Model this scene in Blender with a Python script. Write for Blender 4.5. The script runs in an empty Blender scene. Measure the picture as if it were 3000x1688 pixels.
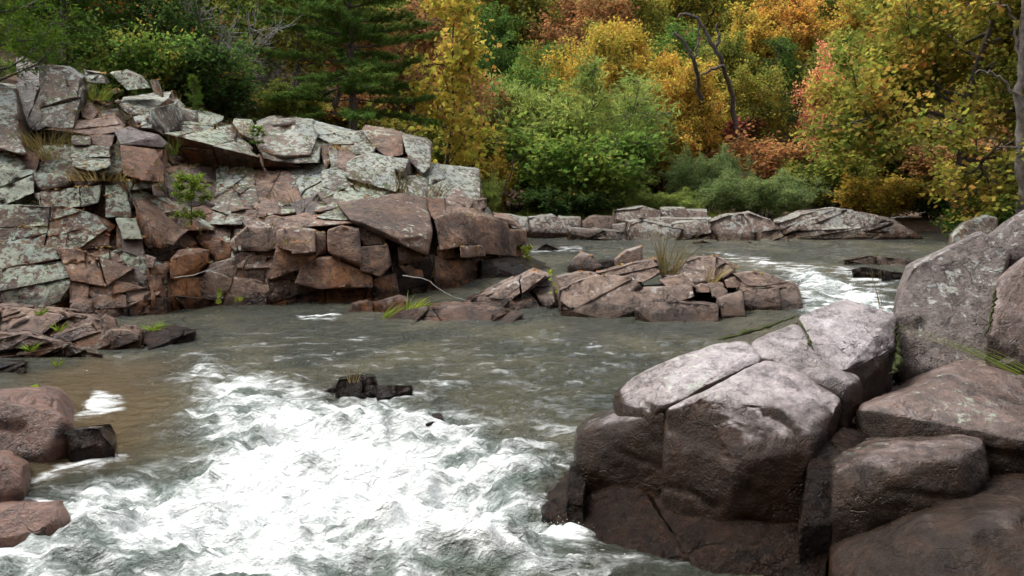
import bpy, bmesh, math, random
import numpy as np
from mathutils import Vector, Matrix

random.seed(7)
rng = np.random.default_rng(11)
SC = bpy.context.scene
COL = SC.collection
R = math.radians

# ------------------------------------------------------------------ camera
CAM_H = 2.2
PITCH = math.atan((844 - 528) / 2496.0)
cam = bpy.data.cameras.new('camera')
cam.sensor_width = 36.0
cam.lens = 36.0 * 2496 / 3000
cam.clip_start = 0.05
cam.clip_end = 2000
camo = bpy.data.objects.new('camera', cam)
COL.objects.link(camo)
camo.location = (0, 0, CAM_H)
camo.rotation_euler = (math.pi / 2 - PITCH, 0, 0)
SC.camera = camo

# ------------------------------------------------------------------ light (overcast)
SUN_EL, SUN_AZ = R(64), R(-62)          # azimuth measured from +Y towards +X
w = bpy.data.worlds.new('World')
SC.world = w
w.use_nodes = True
wn = w.node_tree.nodes
wl = w.node_tree.links
bg = wn['Background']
sky = wn.new('ShaderNodeTexSky')
sky.sky_type = 'NISHITA'
sky.sun_disc = False
sky.sun_elevation = SUN_EL
sky.sun_rotation = SUN_AZ
sky.dust_density = 4.0
sky.air_density = 1.0
sky.ozone_density = 1.0
hs = wn.new('ShaderNodeHueSaturation')
hs.inputs['Saturation'].default_value = 0.22
wl.new(sky.outputs[0], hs.inputs['Color'])
wl.new(hs.outputs[0], bg.inputs['Color'])
bg.inputs['Strength'].default_value = 0.15
sun = bpy.data.lights.new('sun', 'SUN')
sun.energy = 1.2
sun.angle = R(25)
sun.color = (1.0, 0.95, 0.87)
suno = bpy.data.objects.new('sun', sun)
COL.objects.link(suno)
sd = Vector((math.sin(SUN_AZ) * math.cos(SUN_EL), math.cos(SUN_AZ) * math.cos(SUN_EL), math.sin(SUN_EL)))
suno.rotation_euler = (-sd).to_track_quat('-Z', 'Y').to_euler()
suno.location = sd * 100
SC.view_settings.view_transform = 'Standard'
SC.view_settings.look = 'None'
SC.view_settings.exposure = 1.36
SC.view_settings.gamma = 1.0
SC.render.engine = 'CYCLES'
SC.cycles.max_bounces = 4
SC.cycles.diffuse_bounces = 2
SC.cycles.glossy_bounces = 2
SC.cycles.transmission_bounces = 4
SC.cycles.transparent_max_bounces = 4
SC.cycles.use_denoising = True
SC.cycles.use_adaptive_sampling = True
SC.cycles.adaptive_threshold = 0.03
SC.cycles.caustics_reflective = False
SC.cycles.caustics_refractive = False

# ------------------------------------------------------------------ helpers
CP, SP = math.cos(PITCH), math.sin(PITCH)
F = 2496.0


def at(u, v, d):
    """photo pixel (3000 wide) seen at horizontal distance d -> world point"""
    a, b = (u - 1500) / F, (844 - v) / F
    y = CP + b * SP
    z = -SP + b * CP
    k = d / y
    return np.array((a * k, d, CAM_H + z * k))


def sstep(x, a, b):
    t = np.clip((np.asarray(x, float) - a) / (b - a), 0, 1)
    return t * t * (3 - 2 * t)


def wlevel(x, y):
    """mean water level: an upper pool, a reach, and the rapid that drops towards the camera"""
    return 0.22 * sstep(y, 14.5, 18.5) - 0.30 * sstep(-np.asarray(y, float), -9.0, -5.6)


def onwater(u, v):
    d = 12.0
    for _ in range(40):
        p = at(u, v, d)
        q = at(u, v, d * 1.001)
        slope = (q[2] - p[2]) / (d * 0.001)
        e = p[2] - float(wlevel(p[0], d))
        d = min(80, max(3.0, d - 0.7 * e / slope))
    return at(u, v, d)


def hash3(ix, iy, iz, seed):
    h = (ix * 374761393 + iy * 668265263 + iz * 2147483647 + seed * 1274126177) & 0xFFFFFFFF
    h = ((h ^ (h >> 13)) * 1274126177) & 0xFFFFFFFF
    h = ((h ^ (h >> 16)) * 2246822519) & 0xFFFFFFFF
    return h ^ (h >> 15)


def pnoise(P, seed=0):
    """gradient noise, P (n,3) -> about -1..1"""
    P = np.asarray(P, float)
    i = np.floor(P).astype(np.int64)
    f = P - i
    u = f * f * f * (f * (f * 6 - 15) + 10)
    out = 0
    for dx in (0, 1):
        for dy in (0, 1):
            for dz in (0, 1):
                h = hash3(i[:, 0] + dx, i[:, 1] + dy, i[:, 2] + dz, seed)
                gx = ((h & 1023) / 511.5) - 1
                gy = (((h >> 10) & 1023) / 511.5) - 1
                gz = (((h >> 20) & 1023) / 511.5) - 1
                d = gx * (f[:, 0] - dx) + gy * (f[:, 1] - dy) + gz * (f[:, 2] - dz)
                wx = u[:, 0] if dx else 1 - u[:, 0]
                wy = u[:, 1] if dy else 1 - u[:, 1]
                wz = u[:, 2] if dz else 1 - u[:, 2]
                out = out + d * wx * wy * wz
    return out * 1.3


def fbm(P, octv=4, seed=0, gain=0.5, lac=2.03):
    P = np.asarray(P, float)
    s, a = 0, 1.0
    for o in range(octv):
        s = s + a * pnoise(P, seed + o * 17)
        P = P * lac + 13.7
        a *= gain
    return s


def ridged(P, octv=3, seed=0):
    P = np.asarray(P, float)
    s, a = 0, 1.0
    for o in range(octv):
        s = s + a * (1 - 2 * np.abs(pnoise(P, seed + o * 31)))
        P = P * 2.1 + 5.1
        a *= 0.5
    return s


def fast_mesh(name, verts, faces, smooth=True):
    """verts (n,3), faces (m,k) of one size k"""
    me = bpy.data.meshes.new(name)
    verts = np.ascontiguousarray(verts, np.float32)
    faces = np.ascontiguousarray(faces, np.int32)
    m, k = faces.shape
    me.vertices.add(len(verts))
    me.vertices.foreach_set('co', verts.ravel())
    me.loops.add(m * k)
    me.loops.foreach_set('vertex_index', faces.ravel())
    me.polygons.add(m)
    me.polygons.foreach_set('loop_start', np.arange(0, m * k, k, dtype=np.int32))
    me.polygons.foreach_set('loop_total', np.full(m, k, np.int32))
    me.polygons.foreach_set('use_smooth', np.full(m, smooth, bool))
    me.update(calc_edges=True)
    return me


def link(name, data, loc=(0, 0, 0), parent=None, mat=None):
    o = bpy.data.objects.new(name, data)
    COL.objects.link(o)
    o.location = loc
    if parent is not None:
        o.parent = parent
    if mat is not None and data is not None:
        data.materials.append(mat)
    return o


def tag(o, label=None, cat=None, group=None, kind=None):
    if label: o['label'] = label
    if cat: o['category'] = cat
    if group: o['group'] = group
    if kind: o['kind'] = kind
    return o


# ------------------------------------------------------------------ node helper
class NT:
    def __init__(self, name):
        self.m = bpy.data.materials.new(name)
        self.m.use_nodes = True
        self.t = self.m.node_tree
        self.n = self.t.nodes
        self.l = self.t.links
        self.bsdf = self.n['Principled BSDF']
        self.out = self.n['Material Output']

    def set(self, sock, v):
        if hasattr(v, 'is_output') or isinstance(v, bpy.types.NodeSocket):
            self.l.new(v, sock)
        elif isinstance(v, (tuple, list)) and len(v) == 3 and sock.type == 'RGBA':
            sock.default_value = (*v, 1)
        else:
            sock.default_value = v

    def geo(self, out='Position'):
        return self.n.new('ShaderNodeNewGeometry').outputs[out]

    def attr(self, name, out='Fac'):
        a = self.n.new('ShaderNodeAttribute')
        a.attribute_name = name
        return a.outputs[out]

    def objrand(self):
        return self.n.new('ShaderNodeObjectInfo').outputs['Random']

    def math(self, op, a, b=0.0, c=None, clamp=False):
        x = self.n.new('ShaderNodeMath')
        x.operation = op
        x.use_clamp = clamp
        self.set(x.inputs[0], a)
        self.set(x.inputs[1], b)
        if c is not None: self.set(x.inputs[2], c)
        return x.outputs[0]

    def vmath(self, op, a, b=(0, 0, 0)):
        x = self.n.new('ShaderNodeVectorMath')
        x.operation = op
        self.set(x.inputs[0], a)
        if op == 'SCALE':
            self.set(x.inputs['Scale'], b)
        else:
            self.set(x.inputs[1], b)
        return x.outputs[0]

    def noise(self, vec, scale, detail=4.0, rough=0.55, dist=0.0, color=False):
        x = self.n.new('ShaderNodeTexNoise')
        self.set(x.inputs['Vector'], vec)
        x.inputs['Scale'].default_value = scale
        x.inputs['Detail'].default_value = detail
        x.inputs['Roughness'].default_value = rough
        x.inputs['Distortion'].default_value = dist
        return x.outputs['Color' if color else 'Fac']

    def voro(self, vec, scale, feature='F1', rand=1.0):
        x = self.n.new('ShaderNodeTexVoronoi')
        x.feature = feature
        self.set(x.inputs['Vector'], vec)
        x.inputs['Scale'].default_value = scale
        x.inputs['Randomness'].default_value = rand
        return x.outputs['Distance']

    def step(self, v, a, b, lo=0.0, hi=1.0):
        x = self.n.new('ShaderNodeMapRange')
        x.interpolation_type = 'SMOOTHSTEP'
        self.set(x.inputs[0], v)
        self.set(x.inputs[1], a); self.set(x.inputs[2], b)
        self.set(x.inputs[3], lo); self.set(x.inputs[4], hi)
        return x.outputs[0]

    def mix(self, f, a, b, mode='MIX'):
        x = self.n.new('ShaderNodeMix')
        x.data_type = 'RGBA'
        x.blend_type = mode
        self.set(x.inputs[0], f)
        self.set(x.inputs[6], a)
        self.set(x.inputs[7], b)
        return x.outputs[2]

    def ramp(self, f, stops, mode='LINEAR'):
        x = self.n.new('ShaderNodeValToRGB')
        x.color_ramp.interpolation = mode
        e = x.color_ramp.elements
        while len(e) < len(stops): e.new(0.5)
        for q, (p, c) in zip(e, stops):
            q.position = p
            q.color = (*c, 1)
        self.set(x.inputs[0], f)
        return x.outputs[0]

    def sep(self, v):
        x = self.n.new('ShaderNodeSeparateXYZ')
        self.set(x.inputs[0], v)
        return x.outputs

    def map(self, v, scale=(1, 1, 1), rot=(0, 0, 0), loc=(0, 0, 0)):
        x = self.n.new('ShaderNodeMapping')
        self.set(x.inputs[0], v)
        x.inputs['Location'].default_value = loc
        x.inputs['Rotation'].default_value = rot
        x.inputs['Scale'].default_value = scale
        return x.outputs[0]

    def bump(self, h, strength=0.5, dist=0.02, normal=None):
        x = self.n.new('ShaderNodeBump')
        x.inputs['Strength'].default_value = strength
        x.inputs['Distance'].default_value = dist
        self.set(x.inputs['Height'], h)
        if normal is not None: self.set(x.inputs['Normal'], normal)
        return x.outputs[0]


def rock_mat(name, c1, c2, c3, lichen=0.0, lich_col=(0.45, 0.50, 0.385), orange=0.0, wet=0.35, wet_dark=0.35, wet_col=None,
             rough=0.75, wetrough=0.22, moss=0.0, steep_shade=0.0, pits=0.0, crack=1.0, grain=1.0, scale=1.0, tint=0.2, off=0.0, wet_soft=0.1):
    """weathered rhyolite: mottled colour, iron stain, lichen crust, moss, a wet band by the waterline, shade painted on sheer faces"""
    c1, c2, c3 = [(c[0] * 0.43, c[1] * 0.39, c[2] * 0.34) for c in (c1, c2, c3)]
    lich_col = tuple(x * 0.6 for x in lich_col)
    t = NT(name)
    pos = t.geo('Position')
    nrm = t.geo('Normal')
    p = t.vmath('ADD', t.vmath('SCALE', pos, scale), (off, off * 2, off * 3))
    big = t.noise(p, 0.9, 5, 0.6, 0.3)
    med = t.noise(p, 3.1, 6, 0.65, 0.4)
    fine = t.noise(p, 22, 6, 0.7)
    col = t.mix(t.step(big, 0.38, 0.62), c1, c2)
    col = t.mix(t.math('MULTIPLY', t.step(med, 0.48, 0.66), 0.75), col, c3)
    # per block tone
    rnd = t.objrand()
    col = t.mix(1.0, col, t.ramp(rnd, [(0.0, (1 - tint, 1 - tint, 1 - tint)), (0.35, (1.0, 1 - tint * .35, 1 - tint * .7)), (0.65, (1, 1, 1)), (1.0, (1 + tint, 1 + tint * .75, 1 + tint * .5))]), 'MULTIPLY')
    nz = t.sep(nrm)[2]
    # iron stain, running down the faces
    if orange > 0:
        ps = t.map(p, (1.6, 1.6, 0.55))
        on = t.noise(ps, 1.5, 5, 0.62, 0.5)
        on = t.math('ADD', on, t.math('MULTIPLY', t.math('SUBTRACT', t.math('FRACT', t.math('MULTIPLY', rnd, 7.31)), 0.5), 0.22))
        of = t.math('MULTIPLY', t.step(on, 0.62 - 0.22 * orange, 0.74 - 0.2 * orange), t.step(nz, 0.75, 0.35))
        ocol = t.mix(t.noise(p, 6, 4, 0.6), (0.17, 0.065, 0.02), (0.38, 0.165, 0.055))
        col = t.mix(t.math('MULTIPLY', of, min(1, 0.5 + orange * 0.5)), col, ocol)
    # speckle and dark weathering
    col = t.mix(1.0, col, t.ramp(fine, [(0.25, (0.62, 0.6, 0.6)), (0.5, (1, 1, 1)), (0.8, (1.22, 1.2, 1.18))]), 'MULTIPLY')
    mot = t.noise(p, 7.0, 7, 0.78, 0.3)
    col = t.mix(1.0, col, t.ramp(mot, [(0.30, (0.42, 0.39, 0.38)), (0.5, (1, 1, 1)), (0.70, (1.5, 1.47, 1.43))]), 'MULTIPLY')
    dk = t.noise(t.map(p, (1, 1, 0.6)), 4.5, 7, 0.74, 0.6)
    col = t.mix(t.step(dk, 0.505, 0.63), col, t.mix(1.0, col, (0.34, 0.30, 0.29), 'MULTIPLY'))
    if lichen > 0:
        ln = t.noise(p, 7.5, 6, 0.72, 0.3)
        ln2 = t.noise(p, 0.8, 3, 0.5)
        s = t.math('ADD', ln, t.math('MULTIPLY', t.math('SUBTRACT', ln2, 0.5), 0.55))
        s = t.math('ADD', s, t.math('MULTIPLY', nz, 0.16))
        lf = t.step(s, 0.80 - 0.34 * lichen, 0.86 - 0.34 * lichen)
        lc = t.mix(t.noise(p, 15, 5, 0.7), tuple(x * 0.62 for x in lich_col), tuple(min(0.8, x * 1.28) for x in lich_col))
        lc = t.mix(t.step(t.noise(p, 1.9, 3), 0.45, 0.62), lc, t.mix(1.0, lc, (0.86, 0.92, 1.0), 'MULTIPLY'))
        col = t.mix(t.math('MULTIPLY', lf, 0.92), col, lc)
    if moss > 0:
        mn = t.math('ADD', t.noise(p, 6.5, 6, 0.7, 0.3), t.math('MULTIPLY', nz, 0.22))
        mf = t.step(mn, 0.86 - 0.22 * moss, 0.90 - 0.2 * moss)
        mc = t.mix(t.noise(p, 25, 4, 0.7), (0.018, 0.03, 0.006), (0.07, 0.1, 0.02))
        col = t.mix(mf, col, mc)
    if pits > 0:
        pv = t.step(t.voro(p, 34, 'F1'), 0.10, 0.22, 1.0, 0.0)
        pv = t.math('MULTIPLY', pv, t.step(t.noise(p, 5, 4, 0.6), 0.45, 0.6))
        col = t.mix(t.math('MULTIPLY', pv, pits), col, (0.03, 0.022, 0.02))
        sp = t.step(t.noise(p, 90, 3, 0.6), 0.60, 0.70)
        col = t.mix(t.math('MULTIPLY', sp, 0.45), col, (0.5, 0.45, 0.44))
    # hairline joints
    wv = t.vmath('ADD', p, t.vmath('SCALE', t.vmath('SUBTRACT', t.noise(p, 2.5, 3, 0.6, color=True), (0.5, 0.5, 0.5)), 0.8))
    ck = t.voro(t.map(wv, (1.0, 1.0, 1.5), (0.2, 0.15, 0.3)), 1.1, 'DISTANCE_TO_EDGE')
    ckm = t.step(ck, 0.004, 0.022, 1.0, 0.0)
    ckm = t.math('MULTIPLY', ckm, t.step(t.noise(p, 1.3, 2), 0.50, 0.62))
    ck2 = t.voro(t.map(wv, (1.2, 1.2, 1.9), (0.1, 0.35, 0.1), (3, 1, 2)), 3.4, 'DISTANCE_TO_EDGE')
    ck2 = t.math('MULTIPLY', t.step(ck2, 0.006, 0.045, 0.85, 0.0), t.step(t.noise(p, 0.9, 3), 0.50, 0.60))
    ckm = t.math('MAXIMUM', ckm, ck2)
    ckm = t.math('MULTIPLY', ckm, crack, clamp=True)
    col = t.mix(t.math('MULTIPLY', ckm, 0.8), col, t.mix(1.0, col, (0.22, 0.2, 0.19), 'MULTIPLY'))
    # wet band with a ragged edge, and shade painted along with it
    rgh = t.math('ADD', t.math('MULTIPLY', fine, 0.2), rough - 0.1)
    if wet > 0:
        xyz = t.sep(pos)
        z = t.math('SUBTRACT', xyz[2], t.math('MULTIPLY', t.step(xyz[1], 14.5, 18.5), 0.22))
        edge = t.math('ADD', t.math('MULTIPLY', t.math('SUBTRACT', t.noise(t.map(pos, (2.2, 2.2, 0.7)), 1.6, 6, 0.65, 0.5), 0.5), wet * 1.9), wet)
        if steep_shade > 0:
            edge = t.math('ADD', edge, t.math('MULTIPLY', t.step(nz, 0.88, 0.40), steep_shade))  # carries the splash-wet tone up sheer faces, painting their shade too
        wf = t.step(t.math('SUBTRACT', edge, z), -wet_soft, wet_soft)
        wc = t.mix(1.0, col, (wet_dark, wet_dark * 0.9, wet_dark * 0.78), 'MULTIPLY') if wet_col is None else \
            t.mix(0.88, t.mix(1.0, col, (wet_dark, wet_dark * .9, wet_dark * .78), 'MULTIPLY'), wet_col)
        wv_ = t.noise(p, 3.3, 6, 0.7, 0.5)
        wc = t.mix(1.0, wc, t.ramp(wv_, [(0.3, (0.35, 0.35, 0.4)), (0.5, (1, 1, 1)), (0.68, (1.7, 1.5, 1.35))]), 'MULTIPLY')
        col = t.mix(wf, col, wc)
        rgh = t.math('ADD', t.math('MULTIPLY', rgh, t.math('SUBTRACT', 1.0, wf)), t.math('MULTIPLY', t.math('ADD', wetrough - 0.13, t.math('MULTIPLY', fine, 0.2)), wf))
    t.set(t.bsdf.inputs['Base Color'], col)
    t.set(t.bsdf.inputs['Roughness'], rgh)
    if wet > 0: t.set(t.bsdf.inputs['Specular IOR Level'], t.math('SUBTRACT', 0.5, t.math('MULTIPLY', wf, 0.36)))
    h1 = t.math('ADD', t.math('MULTIPLY', med, 1.0), t.math('MULTIPLY', t.noise(p, 9, 6, 0.72), 0.7))
    h1 = t.math('SUBTRACT', h1, t.math('MULTIPLY', ckm, 0.5))
    b1 = t.bump(h1, 1.0 * grain, 0.07)
    b2 = t.bump(t.noise(p, 45, 5, 0.75), 0.6 * grain, 0.016, b1)
    t.set(t.bsdf.inputs['Normal'], b2)
    return t.m


MATS = {}
MATS['lichen'] = rock_mat('rock_lichen', (0.25, 0.15, 0.105), (0.15, 0.10, 0.08), (0.32, 0.21, 0.165), lichen=0.72, orange=0.45, moss=0.62, wet=0.5)
MATS['grey'] = rock_mat('rock_grey', (0.25, 0.20, 0.175), (0.19, 0.16, 0.145), (0.31, 0.24, 0.21), lichen=0.62, lich_col=(0.48, 0.51, 0.43), orange=0.35, moss=0.55, wet=0.0)
MATS['red'] = rock_mat('rock_red', (0.30, 0.17, 0.11), (0.17, 0.098, 0.07), (0.42, 0.29, 0.215), lichen=0.2, orange=0.5, wet=0.22, wet_dark=0.42)
MATS['pale'] = rock_mat('rock_pale', (0.36, 0.25, 0.205), (0.28, 0.19, 0.155), (0.42, 0.31, 0.265), lichen=0.28, lich_col=(0.5, 0.48, 0.42), orange=0.2, wet=0.2)
MATS['orange'] = rock_mat('rock_orange', (0.33, 0.165, 0.075), (0.25, 0.11, 0.05), (0.38, 0.22, 0.13), lichen=0.1, orange=0.9, wet=0.2, crack=1.0)
MATS['purple'] = rock_mat('rock_purple', (0.17, 0.12, 0.125), (0.13, 0.095, 0.1), (0.2, 0.15, 0.15), lichen=0.1, wet=0.0, rough=0.5, moss=0.3)
MATS['island'] = rock_mat('rock_island', (0.38, 0.29, 0.25), (0.29, 0.21, 0.18), (0.48, 0.39, 0.35), lichen=0.2, lich_col=(0.55, 0.5, 0.45), orange=0.15, wet=0.22, wet_dark=0.32)
MATS['shelf'] = rock_mat('rock_shelf', (0.33, 0.26, 0.24), (0.25, 0.19, 0.18), (0.40, 0.33, 0.30), lichen=0.6, lich_col=(0.47, 0.46, 0.40), moss=0.45, wet=0.28, wet_dark=0.4)
MATS['ledge'] = rock_mat('rock_ledge', (0.32, 0.2, 0.145), (0.22, 0.14, 0.115), (0.38, 0.27, 0.215), lichen=0.12, orange=0.25, wet=0.2, wet_dark=0.4)
MATS['fore'] = rock_mat('rock_fore', (0.61, 0.60, 0.71), (0.46, 0.435, 0.49), (0.76, 0.77, 0.92), lichen=0.1, lich_col=(0.6, 0.6, 0.52), wet=0.50, wet_dark=0.2, wet_col=(0.02, 0.0105, 0.006), rough=0.40, wetrough=0.2, scale=1.5, crack=0.9, tint=0.1, steep_shade=0.6, pits=0.9, wet_soft=0.2, grain=0.6)
MATS['foreu'] = rock_mat('rock_fore_upright', (0.34, 0.30, 0.31), (0.25, 0.205, 0.21), (0.44, 0.41, 0.43), lichen=0.3, lich_col=(0.62, 0.63, 0.56), wet=0.0, rough=0.55, scale=1.5, crack=0.6, tint=0.1, pits=0.7)
MATS['foreb'] = rock_mat('rock_fore_brown', (0.27, 0.19, 0.17), (0.19, 0.128, 0.11), (0.44, 0.39, 0.42), lichen=0.14, orange=0.5, wet=0.5, wet_dark=0.25, wet_col=(0.022, 0.014, 0.0095), rough=0.40, wetrough=0.2, scale=1.5, tint=0.12, crack=0.6, steep_shade=0.55, pits=0.5, wet_soft=0.18, grain=0.6)
MATS['wetdark'] = rock_mat('rock_wet', (0.15, 0.09, 0.065), (0.08, 0.05, 0.038), (0.22, 0.15, 0.115), wet=0.6, wet_dark=0.27, rough=0.35, wetrough=0.18, scale=1.5)
MATS['redwet'] = rock_mat('rock_red_wet', (0.36, 0.195, 0.15), (0.25, 0.13, 0.10), (0.44, 0.27, 0.22), wet=0.0, wet_dark=0.3, rough=0.42, wetrough=0.2, scale=1.5)


def simple_mat(name, c1, c2, scale=5.0, rough=0.9, bump=0.3, dist=0.02):
    t = NT(name)
    p = t.geo('Position')
    n = t.noise(p, scale, 6, 0.7, 0.3)
    t.set(t.bsdf.inputs['Base Color'], t.mix(t.step(n, 0.35, 0.65), c1, c2))
    t.bsdf.inputs['Roughness'].default_value = rough
    t.set(t.bsdf.inputs['Normal'], t.bump(t.noise(p, scale * 6, 5, 0.7), bump, dist))
    return t.m


MATS['soil'] = simple_mat('leaf_litter_soil', (0.055, 0.034, 0.02), (0.13, 0.08, 0.05), 7.0, 0.95, 0.9, 0.05)
MATS['bark'] = simple_mat('bark', (0.045, 0.035, 0.03), (0.10, 0.08, 0.065), 9.0, 0.9, 0.6)
MATS['palebark'] = simple_mat('bark_pale', (0.09, 0.075, 0.065), (0.19, 0.165, 0.145), 5.0, 0.9, 0.5)
MATS['deadwood'] = simple_mat('bark_grey', (0.13, 0.125, 0.115), (0.24, 0.23, 0.21), 12.0, 0.9, 0.5)


# ------------------------------------------------------------------ rocks: convex hulls, split along joints, worn round
_ico = {}


def ico(sub):
    if sub not in _ico:
        bm = bmesh.new()
        bmesh.ops.create_icosphere(bm, subdivisions=sub, radius=1.0)
        v = np.array([x.co[:] for x in bm.verts])
        f = np.array([[q.index for q in x.verts] for x in bm.faces], np.int32)
        bm.free()
        _ico[sub] = (v / np.linalg.norm(v, axis=1)[:, None], f)
    return _ico[sub]


class Poly:
    """convex polyhedron from points"""
    def __init__(self, pts):
        bm = bmesh.new()
        for p in pts:
            bm.verts.new(p)
        r = bmesh.ops.convex_hull(bm, input=bm.verts, use_existing_faces=False)
        bm.normal_update()
        c = sum((v.co for v in bm.verts if v.link_faces), Vector()) / max(1, sum(1 for v in bm.verts if v.link_faces))
        pl = []
        for f in bm.faces:
            if f.calc_area() < 1e-7: continue
            n = f.normal.copy()
            d = n.dot(f.verts[0].co)
            if n.dot(c) > d: n, d = -n, -d
            for (m, e) in pl:
                if m.dot(n) > 0.9994 and abs(e - d) < 0.02: break
            else:
                pl.append((n, d))
        self.pts = np.array([v.co[:] for v in bm.verts if v.link_faces])
        bm.free()
        self.n = np.array([p[0][:] for p in pl]).reshape(-1, 3)
        self.d = np.array([p[1] for p in pl])
        if len(self.n) > 3:
            on = (np.abs(self.pts @ self.n.T - self.d) < 2e-3).sum(1) >= 3
            if on.sum() >= 4: self.pts = self.pts[on]
        self.c = self.pts.mean(0) if len(self.pts) else np.zeros(3)

    def ext(self, ax):
        s = self.pts @ ax
        return s.max() - s.min()

    def split(self, n, d):
        s = self.pts @ n - d
        if s.min() > -1e-4 or s.max() < 1e-4: return None
        A, B = self.pts[s < 0], self.pts[s > 0]
        sa, sb = s[s < 0], s[s > 0]
        X = []
        for p, a in zip(A, sa):
            for q, b in zip(B, sb):
                X.append(p + (q - p) * (-a / (b - a)))
        X = np.array(X)
        # keep only the extreme intersection points
        return Poly(np.vstack([A, X])), Poly(np.vstack([B, X]))


def unit(v):
    v = np.asarray(v, float)
    return v / np.linalg.norm(v)


def fracture(poly, size, axes, rs, depth=0):
    """split along the joint set until every piece is about size[k] along axes[k]"""
    rat = [poly.ext(a) / s for a, s in zip(axes, size)]
    k = int(np.argmax(rat))
    if rat[k] < 1.35 + 0.9 * rs.random() ** 1.5 or depth > 7 or len(poly.n) < 4:
        return [poly]
    n = unit(axes[k] + rs.normal(0, 0.13, 3))
    s = poly.pts @ n
    t = 0.5 + rs.uniform(-0.2, 0.2)
    r = poly.split(n, s.min() + t * (s.max() - s.min()))
    if r is None: return [poly]
    return fracture(r[0], size, axes, rs, depth + 1) + fracture(r[1], size, axes, rs, depth + 1)


TRI = [0]
KEYS = {}
LEDGE = []
# pieces buried behind others, which no view from about here could show: (rock, pieces)
HIDDEN = {3: {9, 10, 11, 12, 13, 27, 30, 31, 40, 44, 45, 46, 47, 48, 49, 50, 51, 52, 53, 54, 55, 56, 57, 58, 59, 71, 72, 74, 75, 78, 79, 80, 82, 83,
          84, 85, 89, 93, 95, 102, 113, 119, 120, 121, 122, 123, 130, 132, 136, 140, 145, 148, 150, 151, 152, 153, 154, 155, 156, 157, 158, 162, 163, 168, 169,
          170, 171, 172, 174, 175, 176, 177, 179, 180, 181, 182, 183, 186, 189, 190, 191, 192, 193, 194, 196, 204, 205, 206, 207, 210, 214, 218, 219, 220, 221,
          222, 223, 224, 225, 226, 227, 228, 229, 234, 235, 236, 237, 238, 239, 240}, 8: {10, 13, 14, 24, 25, 29, 31, 32, 36, 37, 40, 41, 42, 48, 54, 55, 59,
          60, 61, 62, 63, 64, 66, 67, 70, 72, 73, 74, 75, 76, 77, 78, 79, 81, 82, 83, 84, 85, 87, 88, 89, 90, 91, 92, 93, 94, 95, 96, 97, 98, 99, 100, 101, 102,
          103, 104, 105, 106}, 21: {15, 18, 19, 20, 22, 44, 45, 68, 74, 77, 78, 79, 80, 81, 82, 83, 84, 85, 86, 87, 88, 93, 96, 97, 103, 104, 106, 109, 119,
          120}, 31: {12, 13, 32, 38, 40, 42, 46, 47, 51, 52, 53, 60, 63, 66, 69, 70, 79, 80, 84, 85, 87, 90, 91, 96, 99, 101, 104, 105, 111, 113, 114, 115, 117,
          118, 120, 123, 124, 125, 128, 137, 138, 139, 140, 141, 142, 143, 144, 145, 146, 147, 148, 150, 151, 152, 154, 155, 157, 158, 163, 167, 168, 169, 173},
          41: {0, 1, 2, 3, 4, 5, 6, 7, 8, 9, 10, 11, 12, 13, 14, 15, 16, 17, 18, 19, 20, 21, 22, 23, 24, 25, 26, 27, 28, 29, 30, 31, 32, 33, 34, 35, 36, 37, 38,
          40, 41, 42, 43, 46, 47, 48, 49, 50, 51, 52, 53, 54, 55, 56, 57, 58, 60, 61, 62, 63, 66, 73, 76, 77, 79, 80, 83, 84, 85, 89, 90, 94, 96, 97, 102, 104,
          113, 114, 115, 116, 118, 124, 129, 138, 139, 140, 141, 142, 146, 147, 149, 158, 159, 160, 161, 162, 163, 164, 165, 166, 167, 168, 169, 170, 171, 174,
          175, 176, 177, 178, 182, 183, 184, 186, 188, 189, 190, 191, 192, 193, 194, 195, 196, 197, 198, 199, 200, 201, 202, 203, 204, 205, 206, 207, 219, 225,
          226, 228, 229, 240}, 42: {0, 1, 2, 3, 5, 9, 10, 17, 18, 20}, 43: {0, 1, 2, 3, 6, 19}, 52: {0}, 53: {0, 1, 2, 3, 4, 5, 7, 9, 10, 13, 16, 17, 18, 19,
          20, 21, 22, 23, 24, 25, 26, 27, 28, 29, 30, 31, 32, 33, 34, 35, 36, 37, 39, 40, 41, 42, 45, 46, 47, 48, 49, 51, 52, 53, 57, 83, 84, 85, 86, 87, 88,
          89, 90, 91, 92, 93, 94, 95, 96, 97, 98, 99, 101, 102, 103, 104, 105, 106, 110, 112, 113, 115, 117, 121}, 54: {0, 1, 2, 3, 4, 6, 8, 9, 10, 11, 12, 13,
          14, 15, 16, 17, 18, 20, 21, 22, 23, 24, 25, 26, 27, 28, 30, 32, 33, 34, 35, 36, 38, 39, 41, 45, 46, 48, 54, 55, 56, 57, 58, 59, 60, 62}, 61: {0, 1, 2,
          3, 4, 5, 6, 7, 8, 9, 16, 28, 29, 30, 31, 32, 38, 42, 47, 48, 49, 50, 51, 52, 53, 54, 55, 56, 57, 58, 59, 62, 63, 64, 65, 66, 67, 68, 69, 76, 82, 94,
          102, 116}, 75: {0, 2, 16}, 76: {0, 1, 2, 4, 5, 11, 15, 18, 30}, 79: {0}, 81: {5, 7, 8, 9, 10, 11, 12, 20, 30, 31, 32, 34}, 82: {0, 3, 4, 5, 7, 8, 9,
          17, 27, 28}, 83: {0, 1, 2, 3, 4, 5, 6, 9, 10}, 91: {0, 1, 2, 14, 15, 16, 17, 20, 21, 23}, 92: {0, 1}, 101: {8, 9, 10, 11, 12, 15, 17, 18}, 103: {0,
          5}}


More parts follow.
